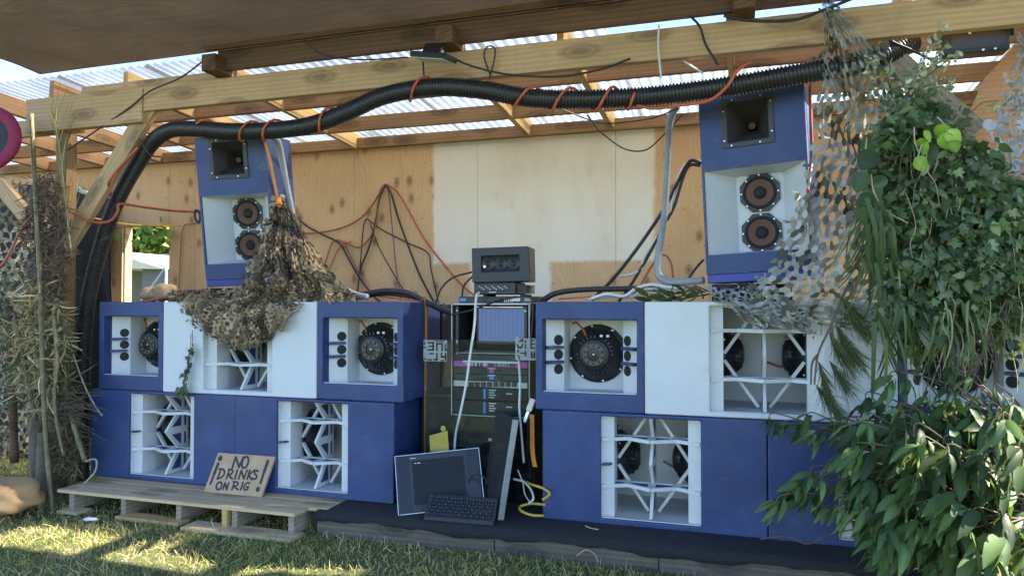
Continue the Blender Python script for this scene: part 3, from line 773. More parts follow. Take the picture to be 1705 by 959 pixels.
def driver(parent, c, axis, r, label=None):
    """woofer seen from behind: rim, basket, finned magnet"""
    c = Vector(c); a = Vector(axis).normalized()
    b = MB(); b.lathe([(r, 0), (r, .012), (r * .93, .018), (r * .86, .022), (r * .80, .05), (r * .60, .088), (r * .575, .092), (r * .575, .105), (r * .52, .112), (r * .5, .135), (r * .46, .14), (0, .14)], c, a, 40)
    u = a.orthogonal().normalized(); u = Vector((0, 0, 1)); u = (u - a * u.dot(a)).normalized(); w = a.cross(u)
    for k in range(28):
        if k % 7 in (5, 6): continue
        t = 2 * PI * k / 28; dr = u * math.cos(t) + w * math.sin(t)
        b.bar(c + dr * r * .54 + a * .10, c + dr * r * .64 + a * .098, .008, .03, up=a)
    for k in range(6):
        t = 2 * PI * k / 6 + .3; dr = u * math.cos(t) + w * math.sin(t)
        b.bar(c + dr * r * .86 + a * .03, c + dr * r * .57 + a * .098, .045, .012, up=a)
    o = b.build('woofer', M['black'], parent, smooth=True)
    b = MB(); b.lathe([(r * .23, .138), (r * .23, .148), (r * .37, .148), (r * .37, .136)], c, a, 32); b.mi = 1
    for k in range(10):
        t = 2 * PI * k / 10; dr = u * math.cos(t) + w * math.sin(t)
        b.lathe([(.009, .146), (.009, .1495), (0, .1495)], c + dr * r * .30, a, 10)
    b.build('magnet_ring', [M['brass'], M['black_gloss']], o)
    b = MB(); b.lathe([(.016, .138), (.013, .144), (0, .145)], c, a, 14); b.build('vent_cap', M['black_gloss'], o)
    b = MB()
    for k in range(8):
        t = 2 * PI * k / 8 + .2; dr = u * math.cos(t) + w * math.sin(t)
        b.lathe([(.0075, .010), (.0075, .020), (0, .022)], c + dr * r * .955, a, 8)
    for s in (-.02, .02): b.lathe([(.009, .118), (.009, .128), (.004, .129), (0, .127)], c + (u * r * .62 - w * r * .35) + w * s, a, 10)
    b.lathe([(.006, .140), (.005, .147), (0, .148)], c, a, 10)
    b.build('screw', M['steel'], o)
    return o

def kick_bin(x0, x1, z0, z1, label, y=0.):
    w, h, d = x1 - x0, z1 - z0, .60
    t = thing('bass_bin', label, 'speaker', (x0, y, z0), (0, 0, R(random.uniform(-.3, .3))), 'blue horn bass bins')
    ox0, ox1, oz0, oz1 = .042, w - .042, .108, h - .108
    b = MB(); shell(b, w, h, d, [(0, h, ox0, ox1, oz0, oz1, .018)]); b.build('cabinet', M['blue'], t, weld=True, bevel=.008, seg=3)
    for sd in ([(ox0, .018), (.048, .07)], [(ox1, .018), (w - .048, .07)]):
        b = MB(); plan_wall(b, sd, oz0, oz1); b.build('throat_side', M['blue'], t)
    b = MB(); pl = [(.048, .07), (.142, .150), (.146, .305), (w - .146, .305), (w - .142, .150), (w - .048, .07)]
    plan_wall(b, pl, oz0 - .02, oz1 + .02); b.poly([(ox0, .0185, oz0)] + [(x, y, oz0 - .012) for x, y in pl] + [(ox1, .0185, oz0)]); b.poly([(ox0, .0185, oz1)] + [(x, y, oz1 + .012) for x, y in pl] + [(ox1, .0185, oz1)])
    b.box((ox0 + .002, .012, oz0 - .004), (ox1 - .002, .03, oz0 + .004))
    b.build('horn_flare', M['white_in'], t)
    for s in (0, 1):
        p0, p1 = Vector((.048, .07, 0)), Vector((.142, .150, 0)); dv = (p1 - p0).normalized(); n = Vector((dv.y, -dv.x, 0))
        if s: p0.x, p1.x = w - p0.x, w - p1.x; n.x = -n.x
        for zz in (.235, .325, .415):
            c = p0 + (p1 - p0) * .68 + Vector((0, 0, zz * h / .65)); b = MB()
            b.lathe([(.0315, .0005), (.0315, .002), (.028, .002), (.026, -.010), (0, -.010)][:3] + [(.0, .0022)], c, n, 24); b.build('port', M['black_matt'], t)
        for zz in (.28, .37):
            a = p0 + (p1 - p0) * .02 + Vector((0, -.018, zz * h / .65)); e = p0 + (p1 - p0) * .92 + Vector((0, -.012, zz * h / .65))
            b = MB(); b.bar(a, e, .055, .019); b.build('port_fin', M['blue'], t, bevel=.004)
    driver(t, (w / 2, .304, h / 2), (0, -1, 0), .183)
    b = MB(); b.tube(spline([(.17, .27, oz1 - .03), (.20, .22, oz1 - .02), (.25, .19, oz1 - .06), (.275, .165, oz1 - .10)], 6), .007, 8); b.build('wire', M['dark_orange'], t, smooth=True)
    return t

def truss(pts_front, pts_back, off, bw):
    """flat stiffener: zigzag front edge, straight back edge, webs between (all points on its middle plane)"""
    b = MB(); n = len(pts_front); up = Vector(off).normalized(); th = Vector(off).length
    pts_front = [Vector(p) for p in pts_front]; pts_back = [Vector(p) for p in pts_back]
    for p, q in zip(pts_front, pts_front[1:]): b.bar(p, q, bw, th, up=up)
    for p, q in zip(pts_back, pts_back[1:]): b.bar(p, q, bw * .8, th * .93, up=up)
    for k, (p, q) in enumerate(zip(pts_front, pts_back)):
        if (p - q).length > bw * 1.6: b.bar(p, q, bw * 2.2, th * .86, up=up)
    return b
def sub_bin(x0, x1, z0, z1, label, blue, y=0., yaw=0.):
    w, h, d = x1 - x0, z1 - z0, .64
    t = thing('subwoofer', label, 'speaker', (x0, y, z0), (0, 0, R(yaw)), 'twin driver subwoofers')
    ox0, ox1 = w * .277, w * .723
    oz0, oz1 = (.035, h - .022) if blue else (.028, h - .024)
    col = M['blue'] if blue else M['white']
    b = MB(); shell(b, w, h, d, [(0, h, ox0, ox1, oz0, oz1, .02)]); b.build('cabinet', col, t, weld=True, bevel=.009, seg=3)
    b = MB(); cx = w / 2
    left = [(ox0, .0205), (ox0, .05), (ox0 + .072, .055), (ox0 + .066, .19), (ox0 - .01, .575)]
    pl = left + [(w - x, yy) for x, yy in left[::-1]]
    plan_wall(b, pl, oz0 - .004, oz1 + .004); b.poly([(x, yy, oz0 - .003) for x, yy in pl]); b.poly([(x, yy, oz1 + .003) for x, yy in pl])
    b.box((ox0 + .001, .012, oz0 - .004), (ox1 - .001, .022, oz0 + .004))
    b.build('inner_panel', M['white_in'], t)
    zm = (oz0 + oz1) / 2
    for s in (0, 1):
        p, q = Vector((ox0 + .066, .19, zm)), Vector((ox0 - .01, .575, zm)); c = p + (q - p) * .5; n = Vector((q.y - p.y, -(q.x - p.x), 0)).normalized()
        if s: c.x = w - c.x; n.x = -n.x
        driver(t, c + n * .001, n, .185)
    yf, yn, yb = .03, .105, .165
    X = [ox0 + .002, ox0 + (cx - ox0) * .5, cx, cx + (cx - ox0) * .5, ox1 - .002]
    for zz in (oz0 + (oz1 - oz0) * .30, oz0 + (oz1 - oz0) * .765):
        f = [Vector((x, yf if k % 2 == 0 else yn, zz)) for k, x in enumerate(X)]; g = [Vector((x, yb, zz)) for x in X]
        o = truss(f, g, (0, 0, .02), .02).build('shelf_brace', M['white_in'], t)
        wb = MB(); wb.prism([p + Vector((0, .004, -.003)) for p in f] + [p + Vector((0, -.002, -.003)) for p in g[::-1]], (0, 0, .006)); wb.build('web', M['blue'], o)
    za, zb2 = oz0 + (oz1 - oz0) * .30, oz0 + (oz1 - oz0) * .765
    Z = [oz0 + .004, za, (za + zb2) / 2, zb2, oz1 - .004]
    f = [Vector((cx - .009, .045 if k % 2 == 0 else .165, z)) for k, z in enumerate(Z)]
    wb = MB(); wb.prism(f + [Vector((cx - .009, .265, Z[-1])), Vector((cx - .009, .265, Z[0]))], (.018, 0, 0)); o = wb.build('centre_brace', M['white_in'], t)
    for k in range(4):
        p, q = (f[k], f[k + 1]) if k % 2 == 0 else (f[k + 1], f[k])          # p: tip, q: notch
        sg = 1 if q.z > p.z else -1; hgt = abs(q.z - p.z)
        wb = MB(); wb.prism([Vector((cx - .0098, .098, p.z + sg * .026)), Vector((cx - .0098, .192, q.z - sg * .024)), Vector((cx - .0098, .192, p.z + sg * .026))], (.0196, 0, 0)); wb.build('cut_out', M['blue'], o)
        wb = MB(); wb.box((cx - .0098, .222, min(p.z, q.z) + .024), (cx + .0098, .240, max(p.z, q.z) - .024)); wb.build('cut_out', M['blue'], o)
    yd = .20; hw = (ox1 - ox0) / 2 - .075
    P = [(cx - .03, yd, oz1 - .004), (cx - hw, yd, zm + .02), (cx - hw, yd, zm - .02), (cx - .03, yd, oz0 + .012)]
    for s in (1, -1):
        Q = [Vector((cx + (x - cx) * s, yy, z)) for x, yy, z in P]; b = MB()
        b.bar(Q[0], Q[1], .024, .018, up=Vector((0, 1, 0)).cross(Q[1] - Q[0]).normalized()); b.bar(Q[2], Q[3], .024, .018, up=Vector((0, 1, 0)).cross(Q[3] - Q[2]).normalized()); b.build('diagonal_brace', M['white_in'], t)
    if blue:
        b = MB(); b.bar((ox0 + .01, .045, zm + .01), (ox0 + .055, .035, zm + .015), .05, .012); b.build('port_fin', M['blue'], t)
    b = MB(); b.tube(spline([(cx + .03, .50, zm - .05), (cx + .1, .45, zm - .07), (cx + .16, .44, zm - .06), (cx + .19, .40, zm - .02)], 6), .007, 7); b.build('wire', M['dark_orange'], t, smooth=True)
    return t

ZB, ZM, ZT = .155, .803, 1.452
kl0 = at(165, 560, 0).x; kl1 = at(272, 560, 0).x; kl2 = at(528, 560, 0).x; kl3 = at(671, 560, 0).x
ZP = .163
kick_bin(kl0, kl1 - .003, ZM + .002, ZT, 'blue bass bin at the far left end of the upper row, beside the post')
sub_bin(kl1, kl2 - .003, ZM + .003, ZT, 'white subwoofer with the brown camo net drooping over its front', False, y=-.004)
kick_bin(kl2, kl3, ZM + .002, ZT, 'blue bass bin beside the equipment rack, an orange strap down its right side')
lx0, lx1, lx2 = at(151, 720, 0).x, at(393, 720, 0).x, at(657, 740, 0).x
sub_bin(lx0, lx1 - .004, ZP, ZM, 'blue subwoofer low on the pallet next to the post, left of the written sign', True)
sub_bin(lx1, lx2, ZP, ZM, 'blue subwoofer low beside the leaning monitor, right of the written sign', True, y=-.012)
kr0 = at(892, 590, 0).x; kr1 = at(1073, 590, 0).x; kr2 = at(1496, 590, 0).x
kick_bin(kr0, kr1 - .003, ZM + .002, ZT, 'blue bass bin right of the equipment rack with its whole woofer in view', y=-.004)
sub_bin(kr1, kr2 - .003, ZM + .004, ZT, 'white subwoofer below the grey camo net, two black woofers facing each other', False)
kick_bin(kr2, kr2 + .66, ZM + .002, ZT, 'blue bass bin half buried under the ivy at the right edge')
rx0, rx1 = at(903, 780, 0).x, at(1279, 780, 0).x
sub_bin(rx0, rx1 - .004, ZB, ZM, 'blue subwoofer on the black carpet right of the keyboard and monitors', True)
sub_bin(rx1, rx1 + 1.27, ZB, ZM, 'blue subwoofer behind the laurel branches at the lower right', True, y=-.01)

def mid_top(loc, rot, label, w=.58, hc=.272):
    h, d = 1.02, .44
    t = thing('mid_top_speaker', label, 'speaker', loc, rot, 'mid top speakers on the stacks')
    hx0, hx1, hz0, hz1 = hc - .118, hc + .118, .862 - .118, .862 + .118
    b = MB(); shell(b, w, h, d, [(0, .605, .013, w - .013, .112, .603, .018), (.605, h, hx0, hx1, hz0, hz1, .012)]); b.build('cabinet', M['blue'], t, weld=True, bevel=.006)
    b = MB(); b.box((.004, -.004, -.052), (w - .004, d, -.001)); b.build('base_board', M['bright_blue'], t, bevel=.005)
    b = MB(); DP = .20; pl = [(.013, .0185), (w * .27, DP), (w * .73, DP), (w - .013, .0185)]
    plan_wall(b, pl, .107, .61); b.poly([(pl[0][0], pl[0][1], .112)] + [(x, y, .13) for x, y in pl[1:3]] + [(pl[3][0], pl[3][1], .112)]); b.poly([(pl[0][0], pl[0][1], .603)] + [(x, y, .58) for x, y in pl[1:3]] + [(pl[3][0], pl[3][1], .603)])
    b.build('mid_horn_flare', M['white'], t)
    for zz in (.472, .236):
        c = Vector((w / 2, DP - .001, zz)); a = Vector((0, -1, 0)); r = .122
        b = MB(); b.lathe([(r, 0), (r, .014), (r * .80, .016), (r * .78, .014)], c, a, 8); o = b.build('mid_driver', M['black'], t)
        b = MB(); b.lathe([(r * .80, .0145), (r * .76, .022), (r * .70, .024), (r * .64, .016)], c, a, 40); b.build('surround', M['black_matt'], o, smooth=True)
        b = MB(); b.lathe([(r * .64, .016), (r * .30, .003)], c, a, 40); b.build('cone', M['cone'], o, smooth=True)
        b = MB(); b.lathe([(r * .31, .004), (r * .22, .016), (r * .1, .021), (0, .022)], c, a, 30); b.build('dust_cap', M['black_matt'], o, smooth=True)
        b = MB()
        for k in range(8):
            th = 2 * PI * k / 8; b = MB(); b.lathe([(.006, .014), (.005, .018), (0, .0185)], c + Vector((math.cos(th), 0, math.sin(th))) * r * .86, a, 8); b.build('screw', M['steel'], o)
    # tweeter horn
    cx, cz = (hx0 + hx1) / 2, (hz0 + hz1) / 2; q = .143
    b = MB(); O = [(cx - q, cz - q), (cx + q, cz - q), (cx + q, cz + q), (cx - q, cz + q)]; I = [(hx0 + .003, hz0 + .003), (hx1 - .003, hz0 + .003), (hx1 - .003, hz1 - .003), (hx0 + .003, hz1 - .003)]
    T = [(cx - .018, cz - .018), (cx + .018, cz - .018), (cx + .018, cz + .018), (cx - .018, cz + .018)]
    for k in range(4):
        j = (k + 1) % 4
        P = lambda v, y: (v[0], y, v[1])
        b.quad(P(O[k], -.0), P(O[j], -.0), P(O[j], -.009), P(O[k], -.009)); b.quad(P(O[k], -.009), P(O[j], -.009), P(I[j], -.009), P(I[k], -.009))
        mk = [(I[k][0] * .45 + T[k][0] * .55, I[k][1] * .45 + T[k][1] * .55), (I[j][0] * .45 + T[j][0] * .55, I[j][1] * .45 + T[j][1] * .55)]
        b.quad(P(I[k], -.009), P(I[j], -.009), P(mk[1], .085), P(mk[0], .085)); b.quad(P(mk[0], .085), P(mk[1], .085), P(T[j], .19), P(T[k], .19))
    o = b.build('tweeter_horn', M['horn'], t, weld=True, bevel=.002)
    b = MB(); b.lathe([(.02, .0), (.02, .004), (0, .005)], (cx, .15, cz), (0, -1, 0), 20); b.build('throat', M['cone'], o)
    b = MB()
    for sx, sz in ((-1, .55), (-1, -.75), (1, .7), (1, -.6), (-.6, 1), (.6, 1), (-.7, -1), (.5, -1)):
        b = MB(); b.lathe([(.006, 0), (.005, .004), (0, .0045)], (cx + sx * .131, -.009, cz + sz * .131), (0, -1, 0), 8); b.build('screw', M['steel'], o)
    return t
def supports(px0, px1, y, label):
    a, b2 = at(px0, 495, y).x, at(px1, 495, y).x
    t = thing('speaker_riser', label, 'riser', ((a + b2) / 2, y + .2, ZT), group='risers under the mid top speakers')
    for k, z in enumerate((0, .034, .068)):
        b = MB(); b.box((a, y + .01 * k, ZT + z + .001), (b2, y + .38, ZT + z + .033)); b.build('foam_block', M['black_matt'], t, True, bevel=.006)
def place_top(blp, yaw, tilt, roll):
    e = Euler((R(tilt), R(roll), R(yaw))); return blp + e.to_matrix() @ Vector((0, 0, .054)), tuple(e)
p, e = place_top(Vector((at(344, 478, .14).x, .14, ZT + .104)), 11, 6.2, -2.2)
mid_top(p, e, 'left mid top speaker leaning forward, brown net rope tied over its side', .53, .25)
p, e = place_top(Vector((at(1177, 470, .16).x, .16, ZT + .104)), -11, .8, -2.2)
mid_top(p, e, 'right mid top speaker upright beside the grey camo net')
supports(346, 420, .18, 'black foam riser under the left mid top speaker')
supports(1185, 1320, .14, 'black foam riser under the right mid top speaker')
# ================================================================== EQUIPMENT BETWEEN THE STACKS
YR = .24                                    # front of the rack
zz = lambda py, Y=YR, px=820: at(px, py, Y).z
xx = lambda px, Y=YR, py=600: at(px, py, Y).x
rk = thing('equipment_rack', 'aluminium edged rack of audio gear standing between the two speaker stacks', 'rack', ((xx(755) + xx(884)) / 2, YR + .25, .152))
x0, x1 = xx(752), xx(882); zt, zb = zz(505), zz(694)
RD = .46
def wbox(name, lo, hi, m, parent, bevel=.002):
    b = MB(); b.box(lo, hi); return b.build(name, m, parent, True, bevel=bevel)
for a, c in ((x0, x0 + .012), (x1 - .012, x1)): wbox('side_wall', (a, YR + .012, .155), (c, YR + RD, zt - .012), M['black_matt'], rk)
wbox('back_wall', (x0 + .013, YR + RD - .012, .155), (x1 - .013, YR + RD, zt - .012), M['black_matt'], rk)
wbox('top_panel', (x0, YR + .012, zt - .011), (x1, YR + RD, zt - .001), M['dark_grey'], rk)
for lo, hi in (((x0 - .002, YR - .006, zb), (x0 + .006, YR + .011, zt)), ((x1 - .006, YR - .006, zb), (x1 + .002, YR + .011, zt)),
               ((x0 + .012, YR - .006, zt - .011), (x1 - .012, YR + .011, zt)), ((x0 + .012, YR - .006, zb), (x1 - .012, YR + .011, zb + .008))):
    wbox('edge_trim', lo, hi, M['ally'], rk)
for s, xa in ((0, x0 + .022), (1, x1 - .042)):
    b = MB(); b.box((xa, YR + .016, zb + .015), (xa + .02, YR + .022, zt - .019))
    o = b.build('rack_rail', M['dark_grey'], rk, True)
    b = MB()
    k = 0; z = zt - .03
    while z > zb + .03:
        b.box((xa + .006, YR + .0145, z - .004), (xa + .013, YR + .0155, z + .004)); z -= .0158
    b.build('rail_hole', M['black_gloss'], o, True)['kind'] = 'stuff'
    for z in (zt - .05, zt - .25, zt - .262, zt - .33):
        b = MB(); b.lathe([(.0075, 0), (.007, .004), (0, .006)], (xa + .01, YR + .013, z), (0, -1, 0), 8); b.build('rail_screw', M['steel'], o, True)
# the screen standing in the rack
sx0, sx1, sz0, sz1 = xx(797, YR + .16), xx(873, YR + .16), zz(568, YR + .16), zz(514, YR + .16)
wbox('screen_bezel', (sx0 - .02, YR + .165, sz0 - .02), (sx1 + .015, YR + .19, sz1 + .018), M['black'], rk, .004)
wbox('screen', (sx0, YR + .160, sz0), (sx1, YR + .164, sz1), M['screen'], rk, 0)
wbox('screen_hood', (sx0 - .005, YR + .12, sz1 + .006), (sx1 + .005, YR + .158, sz1 + .016), M['steel'], rk)
wbox('shelf', (x0 + .03, YR + .02, zz(588) - .008), (x1 - .055, YR + .3, zz(588)), M['stencil'], rk)
def unit_(name, py0, py1, m, dy=0.):
    """one rack unit between two heights"""
    return wbox(name, (x0 + .014, YR + dy, zz(py1) + .001), (x1 - .014, YR + .30, zz(py0) - .001), m, rk, .003)
def dots(parent, name, n, px0, px1, py, r, m, depth=.012, dy=0., seg=12):
    for k in range(n):
        b = MB(); p = at(px0 + (px1 - px0) * k / max(1, n - 1), py, YR + dy - .001)
        b.lathe([(r, 0), (r * .9, depth), (0, depth)], p, (0, -1, 0), seg); b.build(name, m, parent, True)
def marks(parent, name, lst, m, dy=0., proud=.0015):
    b = MB()
    for px0, py0, px1, py1 in lst:
        a, c = at(px0, py1, YR + dy), at(px1, py0, YR + dy); b.box((a.x, YR + dy - proud, a.z), (c.x, YR + dy - .0002, c.z))
    b.build(name, m, parent, True)['kind'] = 'stuff'
u = unit_('mixer', 591, 601, M['black'])
marks(u, 'print', [(783 + k * 2.6, 593, 784 + k * 2.6, 598) for k in range(24)], M['dark_grey'])
u = unit_('mixer', 601, 612, M['label_pink'])
marks(u, 'print', [(771, 602, 862, 603), (775, 605, 788, 606.5), (791, 604, 794, 609), (798, 604, 799.5, 609), (803, 606, 811, 607.5), (806, 603.5, 807.5, 610)], M['label_white'])
marks(u, 'fascia', [(789, 603, 804.5, 611), (813, 603.5, 822, 611), (826, 603, 845, 611), (848, 603, 858, 611)], M['black'], proud=.001)
marks(u, 'slider', [(829 + k * 3.2, 604.5, 830 + k * 3.2, 610) for k in range(5)], M['label_white'], proud=.003)
for a, c, pk in ((612, 623.5, 0), (623.5, 634, 1)):
    u = unit_('effects_unit', a, c, M['black']); mid = (a + c) / 2
    dots(u, 'knob', 2, 803, 807, mid, .008, M['dark_grey']); dots(u, 'knob', 2, 829, 834, mid, .008, M['dark_grey'])
    marks(u, 'display', [(815, mid - 3, 822, mid + 3)], M['label_blue'] if pk else M['label_pink']); marks(u, 'print', [(812, a + .8, 825, a + 1.8)], M['label_white'])
u = unit_('patch_panel', 634.5, 645.5, M['ally'], -.004)
wl = []
for k in range(8):
    b = MB(); a, c = at(780 + k * 10.3, 644, YR - .004), at(788.6 + k * 10.3, 636, YR - .004); b.box((a.x, YR - .0065, a.z), (c.x, YR - .0045, c.z)); b.build('socket_plate', M['black'], u, True)
dots(u, 'socket', 8, 784.5, 856.5, 640, .012, M['dark_grey'], .006, -.006)
for a, c in ((646, 667), (668, 691)):
    u = unit_('power_amplifier', a, c, M['black_matt'])
    marks(u, 'blue_strip', [(805, a + 1, 808.5, c - 3)], M['label_blue']); dots(u, 'knob', 4, 811, 811.2, a + 3, .005, M['dark_grey']) if False else None
    marks(u, 'print', [(814, a + 3 + k * 4, 826 - (k % 2) * 3, a + 4 + k * 4) for k in range(4)] + [(843, a + 9, 853, a + 10.2)], M['label_white'])
    for k in range(4):
        b = MB(); b.lathe([(.006, 0), (.005, .008), (0, .008)], at(811.5, a + 4 + k * 4.2, YR), (0, -1, 0), 10); b.build('knob', M['dark_grey'], u, True)
wbox('front_cover', (x0 + .014, YR + .01, .16), (x1 - .014, YR + .03, zb - .003), M['black_gloss'], rk, .004)
# gear on top of the rack
t = thing('half_rack_unit', 'flat black half rack unit lying on top of the rack', 'audio unit', ((xx(762) + xx(886)) / 2, YR + .15, zt + .002))
wbox('body', (xx(762), YR + .02, zt + .002), (xx(886), YR + .3, zt + .045), M['black'], t, .003)
b = MB()
for k in range(5): a = xx(838 + k * 3.2); b.box((a, YR + .016, zt + .008), (a + .006, YR + .0195, zt + .038))
b.build('vent_slot', M['label_white'], t, True)
for px, w_, mm in ((764, .045, 'label_blue'), (872, .05, 'stencil'), (850, .06, 'label_white')):
    b = MB(); b.box((xx(px), YR + .0155, zt + .014), (xx(px) + w_, YR + .0195, zt + .034)); b.build('fascia_plate', M[mm], t, True)
t = thing('radio_unit', 'small black car radio style unit carrying the black speaker box', 'radio', (xx(826), YR + .15, zt + .05))
ra, rb = xx(786), xx(873); z0, z1 = zt + .058, zz(470)
wbox('body', (ra, YR + .03, z0), (xx(856), YR + .26, z1), M['black'], t, .006)
for k in range(7): wbox('heat_sink_fin', (xx(856.5), YR + .05, z0 + .006 + k * (z1 - z0 - .02) / 7), (rb, YR + .25, z0 + .012 + k * (z1 - z0 - .02) / 7), M['dark_grey'], t, 0)
wbox('face_plate', (xx(790), YR + .025, z0 + .022), (xx(846), YR + .0295, z1 - .012), M['dark_grey'], t)
b = MB()
for k in range(14):
    px = 795 + k * 3.5; zc = z1 - .03 - (k % 3) * .009; b.box((xx(px), YR + .022, zc), (xx(px + 2.3), YR + .0245, zc + .005))
b.build('button_print', M['label_white'], t, True)['kind'] = 'stuff'
wbox('badge', (xx(812), YR + .022, z0 + .012), (xx(824), YR + .0245, z0 + .017), M['label_white'], t, 0)
for px in (800, 862): wbox('foot', (xx(px), YR + .05, zt + .046), (xx(px + 6), YR + .24, z0), M['black_matt'], t, 0)
t = thing('speaker_box', 'black speaker box with three cones behind a slot, on top of the radio', 'speaker', (xx(828), YR + .15, zz(470) + .002), (0, R(-1.2), R(6)))
w_, h_, d_ = xx(868) - xx(776), zz(411) - zz(469), .26
b = MB(); shell(b, w_, h_, d_, [(0, h_, w_ * .165, w_ * .84, h_ * .30, h_ * .76, .03)])
for v in b.bm.verts: v.co.x -= w_ / 2; v.co.y -= .13
b.build('cabinet', M['dark_grey'], t, weld=True, bevel=.005)
b = MB(); b.box((-w_ * .36, -.10, h_ * .24), (w_ * .36, -.095, h_ * .8)); b.build('baffle', M['black_matt'], t)
for k in (-1, 0, 1):
    b = MB(); c = Vector((k * w_ * .225, -.1005, h_ * .53)); b.lathe([(.045, 0), (.043, .008), (.037, .006), (.015, -.0), (.008, .006), (0, .007)], c, (0, -1, 0), 24)
    b.build('cone', M['black'], t, smooth=True)
b = MB(); b.lathe([(.011, 0), (.009, .006), (0, .006)], (-w_ * .285, -.105, h_ * .46), (0, -1, 0), 14); b.build('tweeter', M['steel'], t)
# black flight case behind the left stack
t = thing('flight_case', 'tall black flight case standing behind the blue bass bin and orange strap', 'case', (xx(726, .72), .86, .152))
fx0, fx1 = xx(690, .66), xx(738, .66)
b = MB(); b.box((fx0, .66, .155), (fx1, 1.05, zz(507, .66, 726))); b.build('case_body', M['black_matt'], t, True, bevel=.006)
b = MB(); b.bar((fx1 - .006, .655, .16), (fx1 - .006, .655, zz(508, .66, 726)), .012, .012, up=Vector((0, 1, 0))); b.build('edge_trim', M['dark_grey'], t, True)

t = thing('storage_case', 'low black case behind the acrylic screen left of the rack', 'case', (xx(722, .34), .45, .152))
b = MB(); b.box((xx(702, .33), .33, .155), (x0 - .012, .62, zz(652, .33, 730))); b.build('case_body', M['black_matt'], t, True, bevel=.006)
b = MB(); b.box((xx(702, .33) - .001, .326, zz(660, .33, 730)), (x0 - .011, .3295, zz(656, .33, 730))); b.build('edge_trim', M['dark_grey'], t, True)
# the clear screen in front, with two stencil plates
YP = .145
t = thing('acrylic_screen', 'scratched clear acrylic screen guarding the front of the rack', 'screen', (at(800, 700, YP).x, YP, .15))
a, c = at(706, 700, YP).x, at(892, 700, YP).x; zp = at(800, 566, YP).z
b = MB(); b.box((a, YP, .152), (c, YP + .006, zp)); b.build('acrylic_sheet', M['plexi'], t, True)
def stroke(b, pts, w, y, th=.0015):
    pts = [Vector((p[0], y, p[1])) for p in pts]
    for p, q in zip(pts, pts[1:]):
        d = (q - p); e = d.normalized() * w * .5 if d.length else Vector()
        b.bar(p - e, q + e, th, w, up=Vector((-d.z, 0, d.x)).normalized())
def plate(name, q, strokes, parent):
    A, B2 = at(q[0], q[1], YP - .006), at(q[2], q[3], YP - .006)
    b = MB(); b.box((A.x, YP - .006, B2.z), (B2.x, YP - .002, A.z)); o = b.build(name, M['stencil'], parent, True)
    b = MB()
    for w, pts in strokes: stroke(b, w=w * .72, y=YP - .0075, pts=[((A.x + (B2.x - A.x) * u), A.z + (B2.z - A.z) * v) for u, v in pts])
    b.build('lettering', M['black'], o, True)['kind'] = 'stuff'
plate('stencil_plate', (705, 566, 744, 602),
      [(.016, [(.22, .12), (.42, .12), (.42, .46), (.22, .46)]), (.014, [(.26, .29), (.42, .29)]), (.016, [(.58, .47), (.58, .16), (.80, .16), (.80, .47)]), (.012, [(.55, .05), (.62, .05)]), (.012, [(.7, .05), (.85, .05)]), (.014, [(.94, .2), (.94, .46), (1.0, .46)]),
       (.013, [(.03, .35), (.10, .35)]), (.013, [(.05, .12), (.05, .2)]), (.014, [(.30, .64), (.42, .64)]), (.016, [(.58, .64), (.58, .92), (.48, .92)]), (.016, [(.78, .62), (.78, .78), (.95, .78)]), (.016, [(.95, .62), (.95, .93)]), (.014, [(.78, .95), (.84, .95)]), (.014, [(.22, .93), (.36, .93)]), (.013, [(.03, .9), (.10, .9)])], t)
plate('stencil_plate', (858, 563, 892, 600),
      [(.014, [(.10, .30), (.16, .42), (.30, .42), (.36, .28)]), (.014, [(.22, .14), (.34, .06), (.36, .14)]), (.011, [(.5, .1), (.5, .2)]), (.011, [(.5, .3), (.5, .46)]), (.014, [(.78, .06), (.78, .44)]), (.012, [(.78, .25), (.94, .25)]), (.012, [(.78, .08), (.92, .08)]), (.012, [(.78, .44), (.95, .44)]),
       (.012, [(.14, .55), (.14, .65)]), (.013, [(.30, .68), (.50, .68)]), (.013, [(.5, .6), (.5, .8)]), (.012, [(.15, .8), (.22, .95)]), (.013, [(.8, .62), (.8, .86), (.94, .86)]), (.013, [(.94, .62), (.94, .86)]), (.012, [(.8, .74), (.94, .74)])], t)
# yellow patches of tape on the screen
A, B2 = at(715, 720, YP - .003), at(745, 752, YP - .003)
b = MB(); b.prism([(A.x, YP - .003, A.z - .02), (B2.x, YP - .003, A.z + .02), (B2.x + .01, YP - .003, B2.z), (A.x + .005, YP - .003, B2.z - .005)], (0, .002, 0))
tag(b.build('tape_patch', M['tape']), 'square patch of yellow tape stuck on the lower left of the acrylic screen', 'tape')
b = MB(); b.lathe([(.018, 0), (.018, .002), (0, .0022)], at(738, 713, YP - .001), (0, -1, 0), 20)
tag(b.build('sticker', M['tape']), 'small round yellow sticker above the yellow tape patch', 'sticker')
b = MB(); p = at(822, 732, YP - .001); b.box((p.x - .035, YP - .003, p.z - .008), (p.x + .035, YP - .001, p.z + .008))
tag(b.build('tape_strip', M['tape']), 'narrow yellow tape strip low on the acrylic screen beside the upright monitor', 'tape')

